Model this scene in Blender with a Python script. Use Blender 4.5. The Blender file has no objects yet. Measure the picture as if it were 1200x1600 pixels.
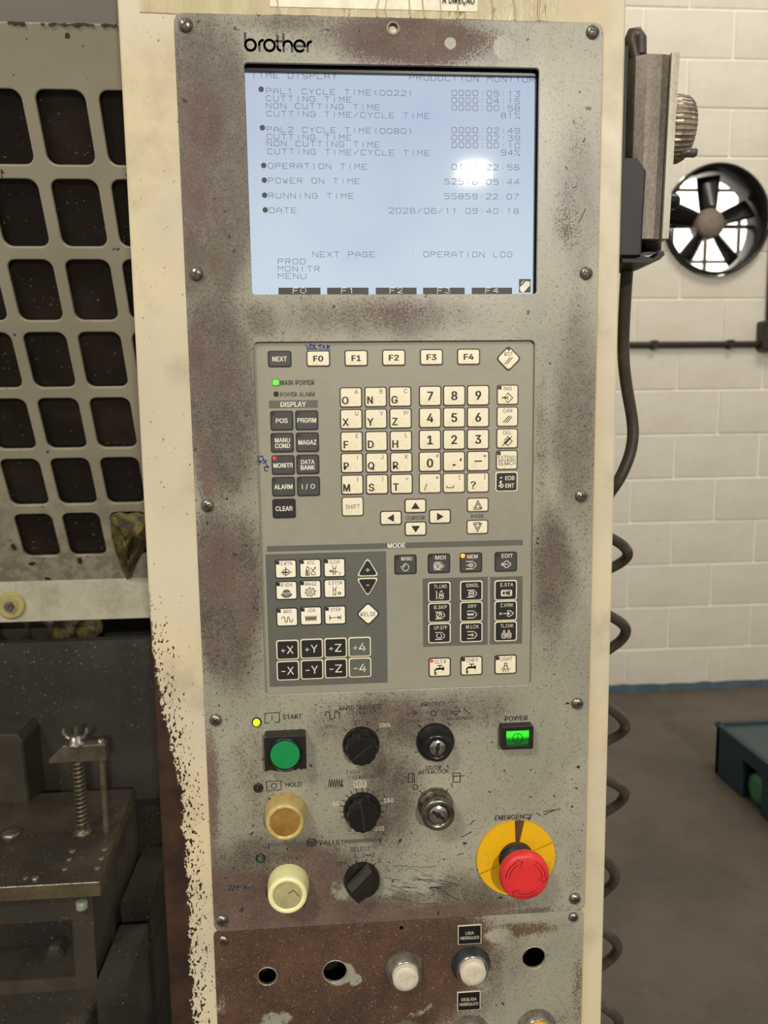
import bpy, math, random
import numpy as np
from mathutils import Vector, Matrix
random.seed(7)
D = bpy.data
COL = bpy.context.scene.collection
SC = bpy.context.scene
Z0 = 1.593                      # height of the top screw row above the floor

# ------------------------------------------------------------------ camera
PITCH, YAW, ROLL, FPX = -.1267, -.0722, .0133, 1200.0
CAM = np.array([.0942, -.5963, Z0 - .2781])
def _rot(p, y, r):
    cy, sy = math.cos(y), math.sin(y); cp, sp = math.cos(p), math.sin(p); cr, sr = math.cos(r), math.sin(r)
    return (np.array([[cy, -sy, 0], [sy, cy, 0], [0, 0, 1]]) @ np.array([[1, 0, 0], [0, cp, -sp], [0, sp, cp]])
            @ np.array([[cr, 0, sr], [0, 1, 0], [-sr, 0, cr]]))
RM = _rot(PITCH, YAW, ROLL)
cam = D.cameras.new('camera'); camo = D.objects.new('camera', cam); COL.objects.link(camo)
camo.matrix_world = Matrix(((RM[0, 0], RM[0, 2], -RM[0, 1], CAM[0]), (RM[1, 0], RM[1, 2], -RM[1, 1], CAM[1]),
                            (RM[2, 0], RM[2, 2], -RM[2, 1], CAM[2]), (0, 0, 0, 1)))
cam.sensor_fit = 'HORIZONTAL'; cam.sensor_width = 36; cam.lens = 36; cam.clip_start = .02; cam.clip_end = 60
cam.dof.use_dof = True; cam.dof.focus_distance = .60; cam.dof.aperture_fstop = 13
SC.camera = camo

# ------------------------------------------------------------------ world, lights, exposure
SC.view_settings.view_transform = 'Standard'; SC.view_settings.look = 'None'
SC.view_settings.gamma = 1; SC.view_settings.use_curve_mapping = False
SC.view_settings.exposure = 0.0
w = D.worlds.new('world'); SC.world = w; w.use_nodes = True
w.node_tree.nodes['Background'].inputs[0].default_value = (1.0, .95, .86, 1)
w.node_tree.nodes['Background'].inputs[1].default_value = .41
def area(name, loc, target, power, size, color, shape='DISK', size_y=None):
    l = D.lights.new(name, 'AREA'); l.energy = power; l.shape = shape; l.size = size; l.color = color
    if size_y: l.size_y = size_y
    o = D.objects.new(name, l); COL.objects.link(o); o.location = loc
    o.rotation_euler = (Vector(target) - Vector(loc)).to_track_quat('-Z', 'Y').to_euler()
    return o
# high-bay lamp of the hall behind the photographer: its reflection is the bright spot in the screen
area('high_bay_lamp', (1.165, -5.0, 2.995), (.15, 0, 1.3), 150, .18, (1.0, .93, .82), 'RECTANGLE', .08)
area('high_bay_lamp_side', (-1.5, -2.4, 3.9), (.0, 0, 1.2), 70, .5, (1.0, .92, .80))
# roof-light strip over the aisle in front of the block wall
area('roof_light', (1.9, .6, 4.3), (1.9, 1.9, 0.9), 62, 1.6, (1.0, .94, .84), 'RECTANGLE', 1.0)

# ------------------------------------------------------------------ pixel -> point on real planes
def ray(px, py): return RM @ np.array([(px - 600) / FPX, 1, -(py - 800) / FPX])
def P(px, py, Y=0.0):
    d = ray(px, py); return Vector(CAM + d * (Y - CAM[1]) / d[1])
def PZ(px, py, z):
    d = ray(px, py); return Vector(CAM + d * (z - CAM[2]) / d[2])
def S(px, py, Y=0.0): return (P(px + .5, py, Y) - P(px - .5, py, Y)).length

# ------------------------------------------------------------------ materials
def lin(c):
    f = lambda v: v / 12.92 if v <= .04045 else ((v + .055) / 1.055) ** 2.4
    return tuple(f(x / 255) for x in c) + (1,)
class NT:
    def __init__(s, name):
        s.m = D.materials.new(name); s.m.use_nodes = True; s.t = s.m.node_tree
        s.b = s.t.nodes['Principled BSDF']; s.tc = s.t.nodes.new('ShaderNodeTexCoord'); s.obj = s.tc.outputs['Object']
    def n(s, typ, **kw):
        nd = s.t.nodes.new(typ)
        for k, v in kw.items(): setattr(nd, k, v)
        return nd
    def l(s, a, b):
        if isinstance(a, (int, float)): b.default_value = a
        elif isinstance(a, tuple): b.default_value = a
        else: s.t.links.new(a, b)
    def noise(s, scale, detail=4, rough=.6, vec=None, stretch=None):
        nd = s.n('ShaderNodeTexNoise'); nd.inputs['Scale'].default_value = scale
        nd.inputs['Detail'].default_value = detail; nd.inputs['Roughness'].default_value = rough
        v = vec or s.obj
        if stretch:
            mp = s.n('ShaderNodeMapping'); mp.inputs['Scale'].default_value = stretch; s.l(v, mp.inputs[0]); v = mp.outputs[0]
        s.l(v, nd.inputs['Vector']); return nd.outputs['Fac']
    def math(s, op, a, b=0.0, c=None, clamp=False):
        nd = s.n('ShaderNodeMath', operation=op, use_clamp=clamp)
        s.l(a, nd.inputs[0]); s.l(b, nd.inputs[1])
        if c is not None: s.l(c, nd.inputs[2])
        return nd.outputs[0]
    def ramp(s, v, a, b, lo=0., hi=1., smooth=True):
        nd = s.n('ShaderNodeMapRange', clamp=True)
        if smooth: nd.interpolation_type = 'SMOOTHSTEP'
        s.l(v, nd.inputs['Value'])
        for k, x in (('From Min', a), ('From Max', b), ('To Min', lo), ('To Max', hi)): nd.inputs[k].default_value = x
        return nd.outputs[0]
    def mix(s, f, a, b):
        nd = s.n('ShaderNodeMix', data_type='RGBA'); s.l(f, nd.inputs[0]); s.l(a, nd.inputs[6]); s.l(b, nd.inputs[7]); return nd.outputs[2]
    def blob(s, px, py, rx, ry, ang=0, k=1., soft=.15):
        c = P(px, py); q = S(px, py)
        mp = s.n('ShaderNodeMapping', vector_type='TEXTURE')
        mp.inputs['Location'].default_value = (c.x, 0, c.z - Z0); mp.inputs['Rotation'].default_value = (0, math.radians(ang), 0)
        mp.inputs['Scale'].default_value = (rx * q, 1, ry * q); s.l(s.obj, mp.inputs[0])
        ln = s.n('ShaderNodeVectorMath', operation='LENGTH'); s.l(mp.outputs[0], ln.inputs[0])
        return s.ramp(ln.outputs['Value'], 1., soft, 0, k)
    def blobs(s, L, op='MAXIMUM'):
        o = None
        for b in L:
            v = s.blob(*b); o = v if o is None else s.math(op, o, v)
        return o
    def bump(s, h, strength=.3, dist=.001):
        nd = s.n('ShaderNodeBump'); nd.inputs['Strength'].default_value = strength; nd.inputs['Distance'].default_value = dist
        s.l(h, nd.inputs['Height']); s.l(nd.outputs[0], s.b.inputs['Normal'])
    def set(s, color=None, rough=None, metal=None):
        if color is not None: s.l(color, s.b.inputs['Base Color'])
        if rough is not None: s.l(rough, s.b.inputs['Roughness'])
        if metal is not None: s.l(metal, s.b.inputs['Metallic'])
        return s.m
def simple(name, c, rough=.5, metal=0., var=.12, scale=60, bump=0.):
    t = NT(name); a = lin(c); f = t.ramp(t.noise(scale), .3, .7)
    t.set(t.mix(f, tuple(v * (1 - var) for v in a[:3]) + (1,), tuple(min(1, v * (1 + var)) for v in a[:3]) + (1,)), rough, metal)
    if bump: t.bump(t.noise(scale * 4), bump)
    return t.m
def dirty(name, c, c2, rough=.6, metal=0., scale=25, th=.55, width=.12, bump=.15, stretch=None):
    t = NT(name); n = t.math('ADD', t.math('MULTIPLY', t.noise(scale, 6, .7, stretch=stretch), .7), t.math('MULTIPLY', t.noise(scale * 14, 3), .3))
    f = t.ramp(n, th - width, th + width); t.set(t.mix(f, lin(c), lin(c2)), rough, metal)
    if bump: t.bump(n, bump, .002)
    return t.m
def emit(name, c, e):
    t = NT(name); t.set(lin(c), .3); t.b.inputs['Emission Color'].default_value = lin(c); t.b.inputs['Emission Strength'].default_value = e; return t.m

def panel_paint(name, rust, film, clean, base=(160, 158, 141), rc1=(74, 54, 46), rc2=(116, 94, 84)):
    t = NT(name)
    R = t.blobs(rust); F = t.blobs(film)
    nm = t.noise(38, 5, .7); nf = t.noise(620, 4, .8); nl = t.noise(7, 3)
    nv = t.noise(22, 5, .65, stretch=(1, 1, .35))
    if clean:
        C = t.blobs(clean); C = t.ramp(t.math('ADD', C, t.math('MULTIPLY', t.math('SUBTRACT', nm, .5), 1.6)), .3, .7)
    else: C = 0.0
    if clean: R = t.math('MULTIPLY', R, t.math('SUBTRACT', 1.0, C)); F = t.math('MULTIPLY', F, t.math('SUBTRACT', 1.0, C))
    r = t.math('ADD', R, t.math('ADD', t.math('MULTIPLY', t.math('SUBTRACT', nm, .5), 1.3), t.math('MULTIPLY', t.math('SUBTRACT', nf, .5), 3.0)))
    rm = t.ramp(r, .40, .68)
    rm = t.math('MULTIPLY', rm, t.ramp(R, .02, .25))
    f = t.math('ADD', F, t.math('MULTIPLY', t.math('SUBTRACT', nv, .5), 1.3)); fm = t.ramp(f, .05, .85)
    c = t.mix(t.ramp(nl, .35, .65), lin(base), lin(tuple(v * .90 for v in base)))
    c = t.mix(t.ramp(nv, .5, .8), c, lin((176, 172, 152)))
    c = t.mix(t.math('MULTIPLY', fm, .88), c, t.mix(t.ramp(nm, .35, .7), lin((84, 76, 67)), lin((108, 99, 88))))
    fs = t.math('ADD', t.noise(900, 2, .6), t.math('MULTIPLY', t.math('ADD', fm, R), .085))
    c = t.mix(t.math('MULTIPLY', t.ramp(fs, .60, .66), .7), c, lin((66, 54, 48)))
    c = t.mix(t.math('MULTIPLY', t.ramp(t.noise(700, 2, .5), .62, .68), t.math('MULTIPLY', fm, .45)), c, lin((150, 142, 126)))
    rc = t.mix(t.ramp(t.math('ADD', t.math('MULTIPLY', nf, .6), t.math('MULTIPLY', t.noise(16, 5, .7), .4)), .38, .62), lin(rc1), lin(rc2))
    rc = t.mix(t.math('MULTIPLY', t.ramp(t.noise(520, 2, .5), .66, .70), .6), rc, lin((150, 138, 118)))
    c = t.mix(t.math('MULTIPLY', rm, .9), c, rc)
    st = t.blobs([(338, 408, 24, 40, 0, .9, .1), (597, 1204, 16, 16, 0, .8, .1), (560, 1100, 70, 12, 0, .3, .1), (565, 1130, 60, 20, 0, .25, .1)])
    c = t.mix(t.math('MULTIPLY', t.math('MULTIPLY', st, t.ramp(nm, .3, .6)), .8), c, lin((98, 74, 40)))
    chip = t.ramp(t.noise(160, 2, .5), .71, .735)
    c = t.mix(chip, c, lin((52, 44, 38)))
    t.set(c, t.ramp(rm, 0, 1, .36, .62), 0.0)
    t.bump(t.math('ADD', t.math('MULTIPLY', rm, -.6), t.math('MULTIPLY', nm, .5)), .25, .0006)
    return t.m

RUST_UP = [(640, 62, 190, 60, 2, 1.0), (480, 35, 110, 16, 0, .4), (318, 185, 58, 105, -4, 1.0), (305, 290, 42, 110, 0, .75), (300, 400, 24, 120, 0, .6),
    (345, 330, 40, 60, 0, .4), (380, 480, 60, 30, 0, .35), (590, 495, 170, 40, 0, .42), (345, 600, 60, 120, 0, .55), (310, 560, 24, 120, 0, .75),
    (325, 740, 30, 130, 0, .7), (345, 890, 55, 120, 0, .72), (385, 960, 30, 110, 0, .6), (342, 1010, 34, 70, 0, .4), (331, 1230, 22, 190, 0, .8),
    (885, 340, 35, 90, 0, .35), (845, 700, 18, 160, 0, .45), (862, 880, 36, 90, 0, .5), (858, 1010, 14, 90, 0, .3), (905, 230, 26, 90, 0, .2),
    (380, 1400, 150, 62, 4, 1.1, .4), (480, 1432, 230, 34, -2, 1.15, .4), (520, 1375, 70, 70, 0, .8, .3), (680, 1426, 200, 26, -3, .9, .3), (620, 1110, 150, 40, 0, .42),
    (600, 1190, 40, 70, 0, .5), (480, 1330, 90, 40, 0, .6), (800, 1425, 140, 12, -2, .7), (610, 1340, 110, 50, 0, .25), (380, 1180, 40, 120, 0, .3), (900, 1360, 22, 80, 0, .35), (620, 1215, 30, 30, 0, .5)]
FILM_UP = [(640, 60, 240, 80, 2, 1.0), (325, 260, 120, 330, 0, 1.05, .35), (345, 620, 90, 280, 0, 1.0, .3), (355, 930, 90, 230, 0, 1.0, .3), (400, 500, 90, 50, 0, .6), (640, 26, 420, 14, 0, .7), (330, 390, 60, 60, 0, .8), (590, 495, 260, 60, 0, .6),
    (900, 650, 70, 330, 0, .55), (900, 330, 60, 200, 0, .5), (862, 900, 60, 180, 0, .8), (600, 1130, 170, 80, 0, .72), (600, 1240, 90, 150, 0, .72), (600, 1290, 220, 60, 0, .3),
    (430, 1370, 240, 110, 0, 1.0), (640, 1410, 300, 80, 0, .7), (420, 1200, 120, 170, 0, .3), (720, 1110, 130, 60, 0, .6), (470, 38, 200, 30, 0, .5), (440, 1230, 200, 200, 0, .25)]
CLEAN_UP = [(787, 77, 22, 24, 0, .9, .5), (703, 70, 14, 14, 0, .6, .4), (645, 1375, 110, 40, -12, .75, .2), (528, 1385, 26, 40, -15, .6, .2)]
RUST_LO = [(480, 1530, 330, 190, 0, 1.5, .5), (690, 1480, 120, 100, 0, 1.0, .4), (690, 1560, 110, 80, 0, .8), (790, 1455, 150, 22, -3, .9), (775, 1500, 20, 45, 10, .55), (905, 1540, 22, 110, 0, .5), (880, 1585, 60, 25, -15, .3)]
FILM_LO = [(500, 1520, 330, 200, 0, 1.3, .4), (760, 1520, 110, 130, 0, .4)]
CLEAN_LO = [(530, 1519, 36, 30, 0, .75, .5), (430, 1592, 50, 30, 0, .6, .4), (640, 1575, 60, 26, 0, .55, .3), (780, 1460, 40, 26, 0, .6, .3), (555, 1530, 20, 22, 0, .7, .2), (345, 1570, 22, 60, 0, .5, .2), (755, 1530, 30, 60, 0, .6, .2)]
M_panel = panel_paint('worn_grey_paint_upper', RUST_UP, FILM_UP, CLEAN_UP)
M_lower = panel_paint('worn_grey_paint_lower', RUST_LO, FILM_LO, CLEAN_LO, rc1=(46, 31, 22), rc2=(98, 69, 50))

def housing_paint():
    t = NT('chipped_cream_paint')
    sp = t.n('ShaderNodeSeparateXYZ'); t.l(t.obj, sp.inputs[0]); x, z = sp.outputs[0], sp.outputs[2]
    nm = t.noise(45, 6, .75); nf = t.noise(230, 3, .7); nl = t.noise(6, 3)
    # peeling strip up the left edge, wider towards the foot
    wd = t.math('MULTIPLY', t.ramp(z, -.46, -.60), .0155)
    wd2 = t.math('ADD', wd, t.math('MULTIPLY', t.ramp(z, -.40, -.5), .002))
    dx = t.math('SUBTRACT', t.math('SUBTRACT', x, -.0475), wd2)
    edge = t.math('ADD', dx, t.math('MULTIPLY', t.math('SUBTRACT', nm, .5), .022))
    edge = t.math('ADD', edge, t.math('MULTIPLY', t.math('SUBTRACT', nf, .5), .007))
    lowm = t.ramp(z, -.38, -.47)
    bare = t.math('MULTIPLY', t.ramp(edge, .0012, .0004, smooth=False), lowm)
    # fine chips near the strip
    dens = t.math('MULTIPLY', t.ramp(dx, .030, .0, 0, 1), t.ramp(z, -.38, -.5))
    chips = t.ramp(t.math('ADD', t.noise(480, 2, .6, stretch=(1, 1, .6)), t.math('MULTIPLY', dens, .18)), .72, .735)
    chips2 = t.math('MULTIPLY', chips, t.ramp(x, .0, -.004))
    chips2 = t.math('MAXIMUM', chips2, t.ramp(t.noise(210, 2, .5, stretch=(1, 1, .5)), .77, .79))
    bare = t.math('MAXIMUM', bare, chips2)
    cream = t.mix(t.ramp(nl, .35, .65), lin((208, 199, 174)), lin((196, 187, 163)))
    yel = t.math('MULTIPLY', t.ramp(t.math('ADD', t.noise(9, 4), t.ramp(z, -.4, -.8, 0, .12)), .48, .66), .55)
    cream = t.mix(yel, cream, lin((216, 200, 158)))
    gro = t.math('MULTIPLY', t.ramp(x, .315, .303), t.ramp(x, .2, .3))
    cream = t.mix(t.math('MULTIPLY', gro, .4), cream, lin((198, 172, 120)))
    cream = t.mix(t.math('MULTIPLY', t.ramp(t.noise(17, 5), .5, .72), .45), cream, lin((160, 146, 120)))
    c = t.mix(bare, cream, t.mix(t.ramp(t.noise(24, 5), .35, .65), lin((42, 30, 24)), lin((66, 44, 32))))
    t.set(c, t.mix(t.ramp(t.noise(30, 4), .3, .7), (.28, .28, .28, 1), (.5, .5, .5, 1)), 0.)
    t.bump(t.math('SUBTRACT', t.math('MULTIPLY', t.noise(60, 4), .25), bare), .4, .0006)
    return t.m
M_house = housing_paint()
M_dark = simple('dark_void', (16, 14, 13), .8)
M_black = simple('black_plastic', (17, 16, 16), .32, 0, .2, 90)
M_blackm = simple('matt_black_plastic', (24, 22, 21), .42, 0, .3, 120, .1)
M_membrane = dirty('keypad_membrane', (152, 149, 131), (142, 139, 124), .42, 0, 9, .5, .2, 0)
M_slate = dirty('slate_print', (88, 90, 84), (98, 98, 90), .45, 0, 14, .5, .2, 0)
M_key = dirty('cream_key_face', (240, 232, 206), (220, 206, 160), .38, 0, 55, .58, .16, 0)
M_keyw = dirty('white_key_face', (244, 240, 220), (230, 220, 186), .38, 0, 55, .6, .16, 0)
M_keyd = simple('slate_key_face', (66, 66, 65), .42, 0, .1)
M_keyb = simple('black_key_face', (34, 33, 32), .4, 0, .1)
M_ink = simple('black_ink', (28, 26, 26), .5)
M_inkg = simple('grey_ink', (70, 64, 58), .55)
M_white = simple('white_ink', (232, 226, 206), .5)
M_inkfaint = simple('worn_ink', (38, 33, 29), .55, 0, .3)
M_blue = simple('blue_pen_ink', (22, 62, 130), .5, 0, .3)
M_steel = dirty('screw_steel', (165, 158, 150), (95, 84, 76), .32, .85, 200, .5, .15, .1)
M_chrome = simple('chrome', (190, 186, 180), .18, 1., .1)
M_brass = simple('yellowed_plastic', (224, 226, 176), .3, 0, .06)
M_greenled = emit('lit_green_led', (70, 255, 40), 2.0)
M_yellowled = emit('lit_yellow_green_led', (190, 255, 20), 1.8)
M_redled = emit('lit_red_led', (255, 40, 40), 1.4)
M_amberled = emit('lit_amber_led', (255, 150, 50), 1.3)
M_offled = simple('unlit_red_led', (60, 18, 16), .3)
M_offgreen = simple('unlit_green_led', (60, 84, 62), .25)
M_keydled = simple('unlit_indicator', (48, 40, 36), .4)
M_lcdink = simple('lcd_ink', (74, 84, 104), .5, 0, .05)
M_lcddark = simple('lcd_dark_bar', (46, 48, 52), .5)

def lcd():
    t = NT('backlit_lcd'); n = t.noise(6, 3); sp = t.n('ShaderNodeSeparateXYZ'); t.l(t.obj, sp.inputs[0])
    c = t.mix(t.ramp(sp.outputs[2], -.03, -.19), lin((196, 210, 228)), lin((212, 228, 240)))
    c = t.mix(t.math('MULTIPLY', t.ramp(n, .45, .7), .3), c, lin((176, 186, 226)))
    t.set(lin((30, 34, 40)), .045); t.b.inputs['Specular IOR Level'].default_value = .045; t.l(c, t.b.inputs['Emission Color']); t.b.inputs['Emission Strength'].default_value = .88
    return t.m
M_lcd = lcd()

# ------------------------------------------------------------------ mesh builder
class MB:
    def __init__(s): s.v = []; s.f = []; s.mi = []; s.sm = []; s.mats = []
    def m(s, mat):
        if mat not in s.mats: s.mats.append(mat)
        return s.mats.index(mat)
    def add(s, V, F, mat, smooth=False):
        k = len(s.v); i = s.m(mat); s.v += [tuple(v) for v in V]
        for f in F: s.f.append(tuple(a + k for a in f)); s.mi.append(i); s.sm.append(smooth)
        return s
    def box(s, x0, x1, y0, y1, z0, z1, mat):
        V = [(x, y, z) for x in (x0, x1) for y in (y0, y1) for z in (z0, z1)]
        return s.add(V, [(0, 1, 3, 2), (4, 6, 7, 5), (0, 4, 5, 1), (2, 3, 7, 6), (0, 2, 6, 4), (1, 5, 7, 3)], mat)
    def loft(s, rings, mat, cap0=True, cap1=True, smooth=False, close=True):
        n = len(rings[0]); V = [p for r in rings for p in r]; F = []
        for i in range(len(rings) - 1):
            for j in range(n if close else n - 1):
                a = i * n + j; b = i * n + (j + 1) % n; F.append((a, b, b + n, a + n))
        s.add(V, F, mat, smooth)
        if cap0: s.add(rings[0], [tuple(range(n))[::-1]], mat)
        if cap1: s.add(rings[-1], [tuple(range(n))], mat)
        return s
    def lathe(s, c, prof, mat, axis='-Y', n=32, smooth=True, lobes=0, lobe=0., cap0=False, cap1=True, rot=0., flat_from=None):
        """prof: list of (radius, distance along axis)."""
        R = []
        for r, h in prof:
            ring = []
            for j in range(n):
                a = 2 * math.pi * j / n + rot; rr = r * (1 + lobe * math.cos(lobes * a)) if lobes else r
                u, v = rr * math.cos(a), rr * math.sin(a)
                if axis == '-Y': p = (c[0] + u, c[1] - h, c[2] + v)
                elif axis == 'X': p = (c[0] + h, c[1] + u, c[2] + v)
                else: p = (c[0] + u, c[1] + v, c[2] + h)
                ring.append(p)
            R.append(ring)
        return s.loft(R, mat, cap0, cap1, smooth)
    def tube(s, pts, r, mat, n=10, smooth=True, radii=None):
        pts = [Vector(p) for p in pts]; rings = []; up = Vector((0, 1, .01)).normalized()
        for i, p in enumerate(pts):
            t = (pts[min(i + 1, len(pts) - 1)] - pts[max(i - 1, 0)]).normalized()
            a = (up - t * up.dot(t)); a = a.normalized() if a.length > 1e-4 else t.orthogonal().normalized(); up = a
            b = t.cross(a); rr = radii[i] if radii else r
            rings.append([p + (a * math.cos(q) + b * math.sin(q)) * rr for q in (2 * math.pi * j / n for j in range(n))])
        return s.loft(rings, mat, smooth=smooth)
    def poly(s, pts2, y0, y1, mat, bev=0.):
        """prism of an XZ outline between y0 (front) and y1 (back); bev insets the front rim"""
        A = [(x, y1, z) for x, z in pts2]
        if bev:
            cx = sum(p[0] for p in pts2) / len(pts2); cz = sum(p[1] for p in pts2) / len(pts2)
            hx = max(abs(p[0] - cx) for p in pts2); hz = max(abs(p[1] - cz) for p in pts2)
            B = [(x, y0 + bev, z) for x, z in pts2]
            Cc = [(cx + (x - cx) * (1 - bev / hx), y0, cz + (z - cz) * (1 - bev / hz)) for x, z in pts2]
            return s.loft([A, B, Cc], mat)
        return s.loft([A, [(x, y0, z) for x, z in pts2]], mat)
    def strokes(s, lines, wd, y, mat):
        for L in lines:
            for (x0, z0), (x1, z1) in zip(L[:-1], L[1:]):
                dx, dz = x1 - x0, z1 - z0; q = math.hypot(dx, dz)
                if q < 1e-7: continue
                ux, uz = dx / q * wd / 2, dz / q * wd / 2
                s.add([(x0 - ux + uz, y, z0 - uz - ux), (x1 + ux + uz, y, z1 + uz - ux), (x1 + ux - uz, y, z1 + uz + ux), (x0 - ux - uz, y, z0 - uz + ux)], [(0, 1, 2, 3)], mat)
        return s
    def text(s, t, cx, cz, h, wd, y, mat, bold=.0, rot=0.):
        V, F = glyphs(t, 0)
        if not V: return s
        x0 = min(v[0] for v in V); x1 = max(v[0] for v in V)
        sy = h / CAPH; sx = wd / (x1 - x0) if wd else sy * .95
        ca, sa = math.cos(rot), math.sin(rot); pts = []
        if len(t) == 1: sx = min(sx, sy * 1.25)
        bd = bold * .75
        for k, (ex, ez) in enumerate(((0, 0), (-bd, 0), (bd, 0), (0, bd * .5), (0, -bd * .5)) if bold else ((0, 0),)):
            pts = []
            for a, b in V:
                u = (a + ex - (x0 + x1) / 2) * sx; v = (b + ez - CAPH / 2) * sy
                pts.append((cx + u * ca - v * sa, y - k * 4e-6, cz + u * sa + v * ca))
            s.add(pts, F, mat)
        return s
    def build(s, name, parent=None, origin=None, keep=False):
        if origin is None:
            A = np.array(s.v); c = (A.min(0) + A.max(0)) / 2; origin = tuple(c)
        me = D.meshes.new(name); me.from_pydata([(a - origin[0], b - origin[1], c - origin[2]) for a, b, c in s.v], [], s.f)
        for m in s.mats: me.materials.append(m)
        me.polygons.foreach_set('material_index', s.mi); me.polygons.foreach_set('use_smooth', s.sm)
        me.update(); o = D.objects.new(name, me); COL.objects.link(o); place(o, origin, parent); return o
WL = {}
def place(o, origin, parent):
    WL[o.name] = Vector(origin)
    if parent is not None: o.parent = parent; o.location = Vector(origin) - WL[parent.name]
    else: o.location = origin
def tag(o, label=None, cat=None, group=None, kind=None):
    for k, v in (('label', label), ('category', cat), ('group', group), ('kind', kind)):
        if v: o[k] = v
    return o
def empty(name, loc, label, cat, group=None):
    o = D.objects.new(name, None); COL.objects.link(o); o.empty_display_size = .05; place(o, loc, None); return tag(o, label, cat, group)
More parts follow.
